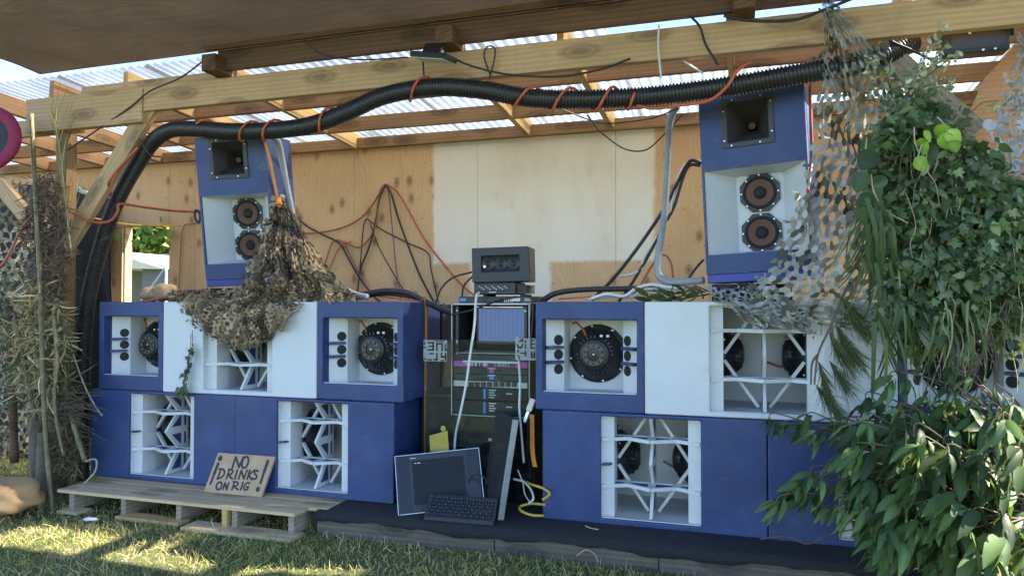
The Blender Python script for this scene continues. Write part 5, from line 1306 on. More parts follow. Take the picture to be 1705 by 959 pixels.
# ================================================================== CAMOUFLAGE NETS
def polyl(pts, t):
    """point at fraction t of a polyline of equal-time knots"""
    n = len(pts) - 1; x = max(0, min(.99999, t)) * n; i = int(x); f = x - i
    return tuple(a + (c - a) * f for a, c in zip(pts[i], pts[i + 1]))
def camo(name, label, surf, Lu, Lv, pitch, cols, seed, flap=.75, edge=.0, curl=1.0, hole=.37, jit=.008, group=None, layers=1, jit2=0):
    """cloth net cut with round holes; the cut discs stay on as flaps. surf(u, v) -> point"""
    rg = np.random.default_rng(seed); V = []; F = []; CO = []
    cache = {}
    ph = rg.uniform(0, 6, 8)
    def P(s, t):
        u, v = s / Lu, t / Lv
        p = surf(u, v)
        return p + Vector((0, lay[0] * .035, 0)) if lay[0] else p
    lay = [0]
    def frame(s, t):
        e = pitch * .2; p = P(s, t); a = (P(s + e, t) - P(s - e, t)); c = (P(s, t + e) - P(s, t - e))
        if a.length < 1e-7 or c.length < 1e-7: a = Vector((1, 0, 0)); c = Vector((0, 0, -1))
        k1, k2 = a.length / (2 * e), c.length / (2 * e); a.normalize(); c = (c - a * c.dot(a)).normalized() if (c - a * c.dot(a)).length > 1e-6 else a.orthogonal()
        return p, a, c, a.cross(c), k1, k2
    r = pitch * hole; hgt = pitch * .866; cnt = [0]
    nu, nv = int(Lu / pitch) + 1, int(Lv / hgt) + 1
    def cen(i, j): return Vector((i * pitch + (.5 * pitch if j % 2 else 0) - lay[0] * pitch * .37, j * hgt - lay[0] * pitch * .21))
    def noise_off(p):
        if jit2: return Vector((math.sin(p.x * 19 + p.z * 23 + ph[4]), math.sin(p.z * 17 + p.x * 13 + ph[5]) * 2, math.sin(p.x * 21 - p.z * 11 + ph[6]))) * jit2 + Vector((math.sin(p.x * 61 + p.z * 37 + ph[0]), math.sin(p.z * 53 + p.x * 29 + ph[1]), math.sin(p.y * 47 + p.x * 41 + p.z * 19 + ph[2]))) * jit
        return Vector((math.sin(p.x * 61 + p.z * 37 + ph[0]), math.sin(p.z * 53 + p.x * 29 + ph[1]), math.sin(p.y * 47 + p.x * 41 + p.z * 19 + ph[2]))) * jit
    def patch(q):
        # printed camouflage: large soft blotches of one colour, a little cloth variation
        a = math.sin(q.x * 9 + ph[0] + 1.7 * math.sin(q.z * 7 + ph[1])) + math.sin(q.z * 8 - q.x * 5 + ph[2] + 1.3 * math.sin(q.x * 11 + ph[3])) + .5 * math.sin(q.x * 23 + q.z * 19 + q.y * 9)
        k = int(np.clip((a + 2.3) / 4.6, 0, .999) * len(cols)) if rg.random() > .10 else rg.integers(0, len(cols))
        return np.array(cols[k]) * (1 + rg.normal(0, .06))
    def put(pts, c):
        k = len(V); V.extend([tuple(q) for q in pts]); F.append(tuple(range(k, k + len(pts)))); CO.extend([c] * len(pts))
    for j, i in [(q // nu % nv, q % nu) for q in range(nv * nu * layers)]:
            lay[0] = cnt[0] // (nv * nu); cnt[0] += 1
            A = cen(i, j)
            odd = j % 2
            tris = [(A, cen(i + 1, j), cen(i + odd, j + 1)), (cen(i + 1, j), cen(i + 1 + odd, j + 1), cen(i + odd, j + 1))]
            for T in tris:
                if max(q.x for q in T) > Lu or max(q.y for q in T) > Lv: continue
                if edge and rg.random() < edge: continue
                poly = []
                order = [T[0], T[1], T[2]]
                for k in range(3):
                    a, nx, pv = order[k], order[(k + 1) % 3], order[(k + 2) % 3]
                    d0, d1 = (pv - a).normalized(), (nx - a).normalized()
                    ra = r * (1 + .16 * math.sin(a.x * 913.7 + a.y * 517.3 + seed))
                    for q in (0, .33, .67, 1):
                        d = (d0 * (1 - q) + d1 * q).normalized(); poly.append(a + d * ra)
                pts = [P(q.x, q.y) for q in poly]; m = sum(pts, Vector()) / len(pts)
                off = noise_off(m); tw = rg.normal(0, 1, 3) * .12 * curl
                out = []
                for q in pts:
                    d = q - m; dd = d.length / pitch
                    out.append(q + noise_off(q) + Vector(tw) * dd * d.length)
                c = patch(m)
                put(out, tuple(np.clip(c, .01, .9)))
            if rg.random() < flap and A.x < Lu and A.y < Lv:
                p, a, c_, n, k1, k2 = frame(A.x, A.y); th = rg.uniform(0, 2 * PI); al = min(2.7, rg.uniform(.9, 2.4) * curl); rr = r * rg.uniform(.6, .95)
                hd = a * math.cos(th) * k1 + c_ * math.sin(th) * k2; hl = hd.length
                if hl < 1e-6: continue
                hd /= hl; rr *= min(hl, 1.5); ax = n.cross(hd).normalized(); hinge = p + hd * rr; sg = -1 if n.y > 0 else 1; cres = rg.uniform(.1, .5)
                pts = []
                for k in range(9):
                    b_ = PI * .28 + (2 * PI - PI * .56) * k / 8
                    x = math.cos(b_) - 1; y = math.sin(b_)
                    al2 = al * (.55 + .45 * min(1, -x / 2 * 1.3))
                    pts.append(hinge + hd * x * rr * math.cos(al2) + n * sg * (-x) * rr * math.sin(al2) + ax * y * rr + noise_off(p))
                cc = patch(p) * rg.choice((.8, 1., 1.15))
                for k in range(6, 1, -1):
                    b_ = PI * .28 + (2 * PI - PI * .56) * k / 8
                    x = (math.cos(b_) - 1) * cres; y = math.sin(b_) * .72; al2 = al * (.55 + .45 * min(1, -x / 2 * 1.3))
                    pts.append(hinge + hd * x * rr * math.cos(al2) + n * sg * (-x) * rr * math.sin(al2) + ax * y * rr + noise_off(p))
                put(pts, tuple(np.clip(cc, .01, .9)))
    me = bpy.data.meshes.new(name); me.from_pydata(V, [], F)
    a_ = me.attributes.new('col', 'FLOAT_COLOR', 'POINT'); a_.data.foreach_set('color', np.c_[np.array(CO), np.ones(len(CO))].astype(np.float32).reshape(-1))
    o = link_mesh(name, me, M['net']); return tag(o, label, 'camo net', group)
def ruled(left, right, folds, amp, bow=0., ph=0., vsag=0.):
    def f(u, v):
        l, r_ = polyl(left, v), polyl(right, v); uu = max(0, min(1, u))
        px, py, Y = (l[0] + (r_[0] - l[0]) * u, l[1] + (r_[1] - l[1]) * u + vsag * math.sin(PI * uu) * v, l[2] + (r_[2] - l[2]) * u)
        Y += amp * math.sin(folds * PI * u + ph + v * 1.3) * (.35 + .65 * v) + amp * .4 * math.sin(folds * 2.3 * PI * u + v * 4) - bow * math.sin(PI * uu) * math.sin(PI * min(1, max(0, v)))
        return at(px, py, Y)
    return f
BRN = [(.40, .30, .175), (.48, .375, .23), (.17, .125, .08), (.34, .255, .15), (.13, .10, .07), (.45, .35, .225), (.38, .28, .17)]
GRY = [(.36, .37, .35), (.30, .31, .285), (.42, .43, .41), (.37, .38, .35), (.20, .205, .175), (.45, .46, .45), (.14, .145, .12)]
TAN = [(.27, .26, .20), (.34, .325, .265), (.16, .16, .115), (.37, .355, .30), (.22, .215, .155), (.10, .10, .07)]
camo('camo_net', 'brown camo net hanging in a cone from the side of the left mid top speaker',
     ruled([(457, 332, .05), (446, 362, .0), (432, 405, -.04), (412, 450, -.06), (388, 490, -.05), (372, 512, -.06)],
           [(470, 332, .18), (488, 362, .24), (518, 408, .24), (552, 450, .20), (585, 482, .16), (606, 498, .12)], 9, .055, .10),
     1.1, 1.05, .050, BRN, 11, .6, curl=1.0, jit=.004, jit2=.010, hole=.30, layers=2)
camo('camo_net', 'brown camo net sagging like a swag over the top of the left white subwoofer',
     ruled([(284, 492, .06), (286, 497, -.02), (292, 506, -.05), (302, 518, -.06), (318, 540, -.06), (344, 558, -.05)],
           [(500, 497, .05), (500, 500, -.02), (497, 505, -.05), (492, 514, -.06), (482, 528, -.06), (468, 548, -.05)], 11, .02, .07, .7, 32),
     1.30, .60, .050, BRN, 12, .6, curl=1.0, jit=.004, jit2=.012, hole=.30, layers=2)
camo('camo_net', 'brown camo net gathered along the box tops under the left mid top speaker',
     ruled([(286, 489, .30), (290, 494, .14), (296, 500, .02)], [(592, 488, .34), (597, 496, .2), (590, 503, .08)], 13, .03, .0, .3, -14),
     1.7, .34, .048, BRN, 13, .65, curl=1.2, jit=.010, jit2=.014, hole=.34, layers=2)
camo('camo_net', 'grey camo net falling from the header beam past the right mid top speaker',
     ruled([(1371, -6, -.17), (1366, 70, -.17), (1360, 140, -.15), (1353, 205, -.12), (1340, 275, -.10), (1316, 345, -.08), (1290, 410, -.06), (1262, 462, -.05), (1232, 505, -.06), (1222, 522, -.06)],
           [(1384, -6, -.19), (1425, 45, -.19), (1484, 98, -.2), (1508, 170, -.2), (1505, 260, -.2), (1498, 340, -.2), (1490, 420, -.19), (1486, 480, -.17), (1482, 530, -.14), (1480, 556, -.12)], 8, .04, .0),
     .98, 2.15, .080, TAN + GRY, 21, .32, curl=1.0, hole=.30, jit=.004, jit2=.010)
camo('camo_net', 'grey camo net bunched on the white subwoofer under the right mid top speaker',
     ruled([(1172, 476, .22), (1178, 488, .10), (1190, 500, -.02), (1216, 522, -.06), (1240, 536, -.07)],
           [(1300, 470, .16), (1310, 492, .02), (1330, 515, -.05), (1352, 540, -.08), (1372, 556, -.09)], 10, .03, .03, .4, 6),
     .85, .6, .066, GRY, 22, .3, curl=1.0, hole=.29, jit=.006, jit2=.012)
camo('camo_net', 'pale grey camo net at the far right edge behind the ivy',
     ruled([(1694, 60, -.1), (1668, 160, -.12), (1640, 220, -.14), (1630, 300, -.16), (1610, 400, -.16), (1595, 470, -.12), (1590, 560, -.10)],
           [(1740, 60, -.15), (1745, 160, -.2), (1745, 220, -.2), (1745, 300, -.2), (1745, 400, -.2), (1745, 480, -.16), (1745, 560, -.12)], 7, .04),
     .55, 1.7, .075, [(.46, .49, .52), (.38, .41, .43), (.52, .55, .58), (.3, .32, .32)], 23, .9)
camo('camo_net', 'beige camo net hanging at the far left behind the dried plants',
     ruled([(-60, 300, .5), (-60, 470, .5), (-60, 620, .5), (-60, 760, .5)], [(96, 300, .5), (84, 470, .5), (70, 620, .5), (66, 760, .5)], 7, .05),
     .8, 2.1, .075, [(.42, .36, .25), (.5, .44, .32), (.28, .24, .17), (.16, .15, .11)], 24, .8)
tag(cloth_grid('shade_cloth', [at(p[0], p[1], .95) for p in ((-140, 790), (105, 790), (112, 330), (-140, 330))], 20, 20, lambda u, v: Vector((0, .04 * math.sin(u * 17 + v * 3), 0)), M['sheet']),
    'dark shade cloth hung behind the beige camo net at far left', 'shade cloth')
ribbon('net_strap', [at(440, 233, -.02), at(448, 262, .0), at(457, 305, .04), at(463, 335, .06)], .028, M['strap'], 'orange strap tying the brown camo cone to the left mid top speaker', 'strap', (1, -.3, 0))
b = MB(); b.blob(at(464, 338, .05), .024, .022, .03, 3, .2); tag(b.build('strap_knot', M['strap'], smooth='all'), 'orange knot at the tip of the brown camo cone', 'knot')

# ================================================================== CLIMBERS, BRANCHES, DRIED PLANTS
def inpoly(px, py, poly):
    n = len(poly); r_ = np.zeros(len(px), bool); j = n - 1
    for i in range(n):
        xi, yi = poly[i]; xj, yj = poly[j]
        c = ((yi > py) != (yj > py)) & (px < (xj - xi) * (py - yi) / (yj - yi + 1e-12) + xi); r_ ^= c; j = i
    return r_
_Rn = np.array(_M)
def at_np(px, py, Y):
    d = np.c_[(px - 852.5) / 1200., (479.5 - py) / 1200., -np.ones(len(px))] @ _Rn.T
    return np.array(CAM)[None] + d * ((Y - CAM.y) / d[:, 1])[:, None]
def region(poly, n, Y0, Y1, clump=0, spread=16):
    poly = [tuple(map(float, p)) for p in poly]; P = np.array(poly); out = []
    lo, hi = P.min(0), P.max(0)
    def samp(k):
        xs, ys = [], []
        while sum(map(len, xs)) < k:
            x = RNG.uniform(lo[0], hi[0], k * 2); y = RNG.uniform(lo[1], hi[1], k * 2); m = inpoly(x, y, poly); xs.append(x[m]); ys.append(y[m])
        return np.concatenate(xs)[:k], np.concatenate(ys)[:k]
    if clump:
        cx, cy = samp(clump); cY = RNG.uniform(Y0, Y1, clump); w = RNG.integers(0, clump, n)
        x = cx[w] + RNG.normal(0, spread, n); y = cy[w] + RNG.normal(0, spread, n); Y = cY[w] + RNG.normal(0, .03, n)
        return at_np(x, y, Y)
    x, y = samp(n); return at_np(x, y, RNG.uniform(Y0, Y1, n))
IV = tmpl_ivy(); LV = tmpl_leaf(.55, .3, .35, 4, .7, .05); BL_ = tmpl_blade(6, .18, .7); LF = tmpl_leaf(.30, .30, .42, 7, .8, .12)
CG = [(.062, .105, .042), (.085, .135, .052), (.042, .072, .032), (.13, .18, .08), (.032, .055, .027), (.11, .14, .085), (.18, .22, .13)]
def stems(name, segs, r, m, parent):
    b = MB()
    for s_ in segs: b.tube(spline(s_, 5), [r * (1 - .5 * k / (5 * (len(s_) - 1))) for k in range(5 * (len(s_) - 1) + 1)] if len(s_) > 2 else r, 5)
    o = b.build(name, m, parent, True, smooth='all'); o['kind'] = 'stuff'; return o
def ivy(label, poly, n, Y0, Y1, base, size=(.022, .06), clump=90, nst=30, cols=CG, tm=IV, spread=20):
    t = thing('ivy', label, 'ivy', base, group='ivy over the right hand speakers')
    p = region(poly, n, Y0, Y1, clump, spread)
    d = unit(rvec(n) * .8 + [0, -.2, -.75]); nr = unit(rvec(n) * .75 + [-.15, -.8, .45])
    sz = RNG.uniform(*size, n) * np.where(RNG.random(n) < .12, 1.5, 1); co = pick_cols(n, cols, .3)
    k1, k2 = int(n * .56), int(n * .955)
    scatter('leaves', tm, p[:k1], d[:k1], nr[:k1], sz[:k1], co[:k1], M['ivy'], t)
    scatter('leaves', LV, p[k1:k2], d[k1:k2], unit(nr[k1:k2] + rvec(k2 - k1) * .5), sz[k1:k2] * 1.25, co[k1:k2], M['ivy'], t)
    scatter('leaves', BL_, p[k2:], unit(rvec(n - k2) * .5 + [0, -.1, -.9]), nr[k2:], sz[k2:] * 3.2, co[k2:] * 1.25, M['ivy'], t, wid=sz[k2:] * .9)
    q = region(poly, nst * 1, Y0, Y1); sg = []
    for a in q:
        a = Vector(a); k = [a]
        for _ in range(4): k.append(k[-1] + Vector((random.uniform(-.03, .03), random.uniform(-.02, .02), -random.uniform(.04, .11))))
        sg.append(k)
    stems('stems', sg[::2], .004, M['twig'], t); stems('tendrils', sg[1::2], .0028, M['pale_twig'], t); return t
ivy('dense dark ivy mass hanging beside the grey camo net', [(1462, 235), (1500, 200), (1560, 195), (1640, 280), (1655, 470), (1600, 535), (1515, 540), (1482, 470), (1462, 380), (1455, 300)], 4600, -.46, -.14, at(1540, 560, -.3), clump=150, nst=90, spread=15)
ivy('ivy trailing across the half buried blue bass bin at right', [(1500, 480), (1720, 430), (1730, 520), (1640, 560), (1560, 570), (1510, 550)], 620, -.36, -.12, at(1620, 620, -.25), clump=60, nst=50, size=(.025, .065))
ivy('ivy hanging at the right edge above the bass bin', [(1630, 300), (1740, 330), (1740, 490), (1640, 460)], 1500, -.42, -.16, at(1690, 500, -.3), clump=90, nst=40)
ivy('thin ivy over the foot of the grey camo net beam', [(1475, 165), (1500, 150), (1580, 185), (1600, 235), (1500, 240), (1470, 260)], 520, -.36, -.2, at(1500, 240, -.28), (.022, .05), 50, 26, [(.09, .12, .07), (.14, .17, .11), (.06, .09, .04)], IV, 14)
RL = tmpl_leaf(.85, .12, .2, 6, .6)
t = thing('round_leaf_vine', 'vine with big round dark leaves over the grey camo net', 'vine', at(1450, 330, -.5))
q = [(1462, 222), (1455, 250), (1442, 285), (1470, 292), (1446, 320), (1440, 345)]
p = np.array([at(a, c, -.44 - .02 * (i % 3)) for i, (a, c) in enumerate(q)]); n = len(q)
scatter('leaves', RL, p, unit(rvec(n) * .5 + [0, -.2, -.8]), unit(rvec(n) * .35 + [-.1, -.9, .4]), RNG.uniform(.075, .12, n), pick_cols(n, [(.035, .075, .03), (.045, .09, .032), (.085, .12, .05)]), M['leaf'], t)
stems('stems', [[at(1447, 205, -.42), at(1443, 235, -.44), at(1440, 270, -.45), at(1450, 310, -.46)], [at(1450, 290, -.46), at(1455, 320, -.47), at(1475, 350, -.48), at(1512, 372, -.48)]], .005, M['pale_twig'], t)
t = thing('sunlit_leaf_sprig', 'sprig of leaves coloured yellow green as if backlit at the top of the ivy', 'sprig', at(1555, 250, -.5))
q = [(1538, 218), (1532, 230), (1545, 236), (1572, 205), (1580, 215), (1588, 222), (1570, 222), (1583, 234), (1524, 262)]
p = np.array([at(a, c, -.50) for a, c in q]); n = len(q)
scatter('leaves', RL, p, unit(rvec(n) * .6 + [0, 0, -.8]), unit(rvec(n) * .4 + [-.1, -.8, .3]), RNG.uniform(.05, .085, n), pick_cols(n, [(.22, .36, .05), (.28, .42, .07)]), M['leaf'], t)  # backlight is put into these brighter leaf colours
stems('stems', [[at(1522, 212, -.49), at(1523, 235, -.5), at(1530, 255, -.5)], [at(1560, 195, -.49), at(1570, 205, -.5), at(1580, 222, -.5), at(1595, 235, -.5)], [at(1535, 240, -.5), at(1528, 262, -.5), at(1526, 272, -.5)]], .004, M['pale_twig'], t)

ST = tmpl_blade(7, .055, .55)
def straps(label, poly, n, Y0, Y1, base, ln=(.25, .5), w=(.35, .8), cols=CG, name='strap_leaf_plant', dirv=(0, -.1, -1), spread=.28, group=None, m='leaf', cat='plant'):
    t = thing(name, label, cat, base, group=group)
    p = region(poly, n, Y0, Y1); d = unit(rvec(n) * spread + np.array(dirv)); nr = unit(rvec(n) * .6 + [-.1, -.8, .35])
    s_ = RNG.uniform(*ln, n)
    scatter('leaves', ST, p, d, nr, s_, pick_cols(n, cols, .22), M[m], t, wid=s_ * RNG.uniform(*w, n)); return t
SG = [(.06, .10, .036), (.085, .125, .05), (.045, .075, .03), (.11, .145, .07)]
straps('long strap leaves hanging in a bunch over the grey camo net', [(1440, 320), (1470, 300), (1500, 400), (1490, 470), (1445, 440)], 24, -.55, -.4, at(1470, 560, -.5), (.22, .5), (.5, 1.1), SG, dirv=(.05, -.15, -1), spread=.22)
straps('strap leaves drooping in front of the white subwoofer at right', [(1440, 490), (1500, 470), (1530, 560), (1450, 560)], 24, -.55, -.4, at(1480, 680, -.5), (.2, .42), (.5, 1.1), SG, dirv=(.08, -.1, -1), spread=.25)
straps('pale strap leaves drooping over the half buried bass bin', [(1520, 500), (1620, 470), (1640, 560), (1540, 590)], 30, -.5, -.36, at(1580, 680, -.45), (.2, .4), (.5, 1.0), SG + [(.2, .24, .13)], dirv=(.15, -.1, -1), spread=.4)
straps('green strap leaves poking out at the left edge of the ivy', [(1425, 330), (1460, 320), (1460, 420), (1435, 440)], 32, -.5, -.38, at(1420, 480, -.45), (.15, .34), (.3, .7), SG, dirv=(-.15, -.2, -1), spread=.4)

# laurel branches: whorls of drooping leaves on the twig ends
LG = [(.062, .115, .04), (.048, .088, .034), (.030, .058, .024), (.12, .185, .075), (.085, .14, .052), (.024, .046, .02), (.04, .075, .03)]
def laurel(label, centres, Y0, Y1, basepx, size=(.10, .165), k=(6, 9), name='laurel_branch', droop=.75, dark=0, darkpoly=None, wid=(.85, 1.15), group='cut branches at the lower right'):
    base = at(*basepx); t = thing(name, label, 'branch', base, group=group)
    P = []; D = []; N = []; Sz = []; Co = []; sg = []
    for cx, cy in centres:
        c = at(cx, cy, random.uniform(Y0, Y1)); o = (c - base); o = o.normalized() if o.length else Vector((0, -1, 0))
        n = random.randint(*k); cc = np.array(LG[random.randrange(len(LG))])
        ax = Vector((o.x * .5 + random.uniform(-.3, .3), o.y * .3 - .3 + random.uniform(-.2, .2), -droop + random.uniform(-.25, .35))).normalized()
        u = ax.orthogonal().normalized(); w = ax.cross(u)
        for i in range(n):
            a = 2 * PI * i / n + random.uniform(-.4, .4); sp = random.uniform(.2, 1.25)
            dr = (ax + (u * math.cos(a) + w * math.sin(a)) * sp).normalized()
            P.append(c - ax * random.uniform(0, .05) + dr * .012); D.append(dr); N.append((u * math.cos(a) + w * math.sin(a)) * .9 - ax * .3 + Vector((0, -.35, .45)) + Vector((random.gauss(0, .45), random.gauss(0, .45), random.gauss(0, .45))))
            Sz.append(random.uniform(*size) * random.choice((.75, 1, 1, 1.12))); Co.append(cc * random.uniform(.8, 1.25))
        mid = (c + base) / 2 + Vector((random.uniform(-.06, .06), random.uniform(-.06, .02), random.uniform(-.02, .08)))
        sg.append([base + Vector((random.uniform(-.03, .03), 0, random.uniform(-.03, .03))), mid, c - ax * .06, c + ax * .02])
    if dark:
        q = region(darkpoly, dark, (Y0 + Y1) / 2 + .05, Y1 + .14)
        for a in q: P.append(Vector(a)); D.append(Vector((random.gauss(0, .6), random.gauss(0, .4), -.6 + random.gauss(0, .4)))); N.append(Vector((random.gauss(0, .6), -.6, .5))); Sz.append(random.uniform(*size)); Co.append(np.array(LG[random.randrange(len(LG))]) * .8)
    Sz = np.array(Sz)
    scatter('leaves', LF, np.array([tuple(p) for p in P]), np.array([tuple(p) for p in D]), np.array([tuple(p) for p in N]), Sz, np.array(Co), M['leaf'], t, wid=Sz * RNG.uniform(*wid, len(Sz)))
    stems('twigs', sg, .005, M['twig'], t); return t
def pts_in(poly, n):
    P = []
    while len(P) < n:
        x = random.uniform(min(p[0] for p in poly), max(p[0] for p in poly)); y = random.uniform(min(p[1] for p in poly), max(p[1] for p in poly))
        if inpoly(np.array([x]), np.array([y]), poly)[0] and all((x - a) ** 2 + (y - c) ** 2 > 16 ** 2 for a, c in P): P.append((x, y))
        elif random.random() < .002: P.append((x, y))
    return P
laurel('leafy branch reaching left across the blue subwoofer seam', [(1286, 706), (1305, 712), (1330, 716), (1352, 728), (1372, 722), (1395, 712), (1345, 700), (1420, 724)], -.34, -.22, (1530, 730, -.2), (.07, .115), (5, 7))
laurel('leafy branch fanning left low over the blue subwoofer', [(1296, 838), (1316, 826), (1335, 832), (1330, 806), (1352, 790), (1372, 800), (1360, 826), (1392, 776), (1404, 806), (1428, 786), (1385, 845), (1420, 830), (1345, 815), (1408, 850)], -.5, -.3, (1600, 800, -.35), (.075, .125), (6, 8))
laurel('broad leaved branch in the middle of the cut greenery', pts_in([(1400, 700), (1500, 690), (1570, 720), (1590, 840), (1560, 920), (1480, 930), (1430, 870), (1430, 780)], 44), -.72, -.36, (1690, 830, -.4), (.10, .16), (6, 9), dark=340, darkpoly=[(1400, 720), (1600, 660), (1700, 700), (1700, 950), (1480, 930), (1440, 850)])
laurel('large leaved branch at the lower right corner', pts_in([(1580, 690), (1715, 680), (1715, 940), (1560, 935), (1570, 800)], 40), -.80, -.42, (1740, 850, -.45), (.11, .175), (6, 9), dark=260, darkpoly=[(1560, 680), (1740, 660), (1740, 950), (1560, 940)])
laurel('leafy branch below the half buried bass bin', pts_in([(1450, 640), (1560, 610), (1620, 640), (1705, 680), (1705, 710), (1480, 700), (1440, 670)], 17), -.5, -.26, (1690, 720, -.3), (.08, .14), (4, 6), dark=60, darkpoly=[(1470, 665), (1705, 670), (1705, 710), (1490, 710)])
laurel('laurel sprig lying on top of the right stack', [(1082, 496), (1100, 494), (1122, 493), (1142, 490), (1160, 488), (1110, 498)], .06, .22, (1175, 492, .2), (.07, .11), (4, 6), name='laurel_sprig', droop=.1, group=None)
# pine branch
t = thing('pine_branch', 'pine branch with long needles hanging in front of the white subwoofer', 'branch', at(1400, 720, -.36))
NB = tmpl_blade(3, .018, .25); P = []; D = []
tufts = [((1398, 492), (1440, 545)), ((1392, 540), (1420, 600)), ((1380, 552), (1425, 640)), ((1400, 560), (1440, 620)), ((1362, 600), (1392, 690)), ((1358, 640), (1412, 712)), ((1380, 600), (1420, 660)), ((1405, 520), (1445, 560))]
for (a, c), (e, f) in tufts:
    A, E = at(a, c, -.33), at(e, f, -.36); ax = (E - A)
    for k in range(230):
        u = random.uniform(0, .55); P.append(tuple(A + ax * u)); D.append(tuple(ax.normalized() + Vector((random.gauss(0, .22), random.gauss(0, .22), random.gauss(0, .22)))))
n = len(P); scatter('needles', NB, np.array(P), np.array(D), rvec(n), RNG.uniform(.10, .19, n), pick_cols(n, [(.075, .11, .035), (.055, .09, .03), (.11, .14, .05), (.15, .15, .07)]), M['dry'], t)
stems('stems', [[at(1415, 470, -.3), at(1400, 500, -.32), at(1382, 545, -.33), at(1362, 590, -.33), at(1356, 640, -.34)], [at(1384, 545, -.33), at(1390, 580, -.34), at(1402, 610, -.34)], [at(1362, 590, -.33), at(1352, 605, -.34), at(1350, 640, -.34)]], .008, M['twig'], t)
# flowering sprigs
def sprig(label, paths_, n, Y, col, r=(.012, .026)):
    t = thing('flowering_sprig', label, 'sprig', at(*paths_[0][0], Y), group='flowering sprigs in front of the beam')
    P = []; sg = []
    for pth in paths_:
        pp = spline([at(a, c, Y + random.uniform(-.03, .03)) for a, c in pth], 8); sg.append([pp[0], pp[len(pp) // 3], pp[2 * len(pp) // 3], pp[-1]])
        for k in range(n): q = pp[int((k / n) ** .7 * (len(pp) - 1))]; P.append(tuple(q + Vector((random.gauss(0, .018), random.gauss(0, .02), random.gauss(0, .018)))))
    m_ = len(P); scatter('leaves', tmpl_leaf(.6, .2, .2, 3), np.array(P), rvec(m_), unit(rvec(m_) + [0, -.6, .5]), RNG.uniform(*r, m_) * 1.5, pick_cols(m_, col), M['leaf'], t)
    stems('stems', sg, .003, M['twig'], t)
PF = [(.40, .42, .30), (.50, .51, .40), (.22, .28, .10), (.34, .36, .22)]
sprig('pale flowering sprig in front of the black stage light', [[(1520, 165), (1535, 110), (1550, 80), (1562, 60), (1576, 52)], [(1540, 130), (1580, 100), (1600, 96)], [(1540, 120), (1565, 92), (1558, 78)]], 34, -.3, PF)
sprig('pale flowering sprig below the stage light at the brace', [[(1500, 170), (1540, 145), (1570, 135), (1595, 130)], [(1510, 160), (1545, 150), (1590, 140)], [(1520, 115), (1545, 108), (1570, 112)]], 40, -.3, PF)
sprig('pale flowering sprig at the left of the brace end', [[(1480, 190), (1460, 150), (1450, 120), (1452, 95)], [(1485, 170), (1480, 135), (1470, 110)], [(1500, 180), (1515, 140), (1530, 118)]], 36, -.3, PF)
sprig('small yellow green sprig in front of the orange plywood side', [[(1620, 185), (1635, 172), (1655, 168), (1668, 168)]], 22, -.25, [(.35, .38, .12), (.45, .46, .2)])

# ------------------------------------------------------------------ the bundle of dried plants at the left post
CU = tmpl_blade(6, .42, .9)
def strands(name, label, poly, n, Y0, Y1, base, ln, w, cols, dirv, spread, cat='plant bundle'):
    t = thing(name, label, cat, base)
    p = region(poly, n, Y0, Y1); d = unit(rvec(n) * spread + np.array(dirv)); s_ = RNG.uniform(*ln, n)
    o = scatter('leaves', CU, p, d, rvec(n), s_, pick_cols(n, cols, .25), M['dry'], t, wid=s_ * RNG.uniform(*w, n)); return t
DK = [(.13, .09, .07), (.20, .14, .10), (.09, .066, .055), (.27, .20, .14)]
GD = [(.55, .38, .17), (.64, .49, .26), (.38, .28, .14), (.28, .24, .13), (.20, .22, .11), (.6, .52, .34)]  # dried plant palettes lightened, sun glare put into the colour
GN = [(.08, .105, .05), (.11, .13, .06), (.06, .08, .04), (.17, .16, .08)]
strands('dried_seed_bundle', 'dark brown dried seed strands bundled on the upper left post', [(58, 292), (92, 285), (108, 340), (112, 420), (100, 500), (82, 520), (55, 470), (42, 400), (44, 330)], 1700, -.24, -.04, at(80, 520, -.12), (.05, .13), (.10, .28), DK, (0, -.1, -.7), .7)
strands('dried_leaf_bundle', 'golden dried leaves tied round the middle of the left post', [(40, 470), (95, 480), (112, 560), (104, 640), (70, 700), (28, 640), (22, 550)], 1500, -.24, -.04, at(70, 700, -.12), (.06, .16), (.15, .4), GD, (0, -.1, -.6), .8)
strands('dried_root_bundle', 'brown dried roots hanging at the foot of the left post', [(92, 640), (130, 660), (135, 740), (125, 800), (100, 790), (90, 720)], 1300, -.22, -.02, at(112, 800, -.1), (.04, .11), (.12, .4), [(.16, .11, .055), (.10, .075, .045), (.22, .16, .08), (.11, .11, .05)], (0, 0, -.8), .7)
straps('grey green palm fronds fanned out at the far left', [(-10, 440), (60, 430), (70, 620), (20, 680), (-20, 640)], 240, -.2, .1, at(20, 640, -.05), (.2, .5), (.3, .7), GN, 'palm_frond', (-.3, -.1, -.35), .8, m='dry')
straps('green palm blades hanging down the left post', [(60, 520), (120, 520), (118, 640), (70, 650)], 90, -.26, -.1, at(95, 760, -.18), (.25, .55), (.25, .6), GN, 'palm_frond', (.05, -.05, -1), .22, m='dry')
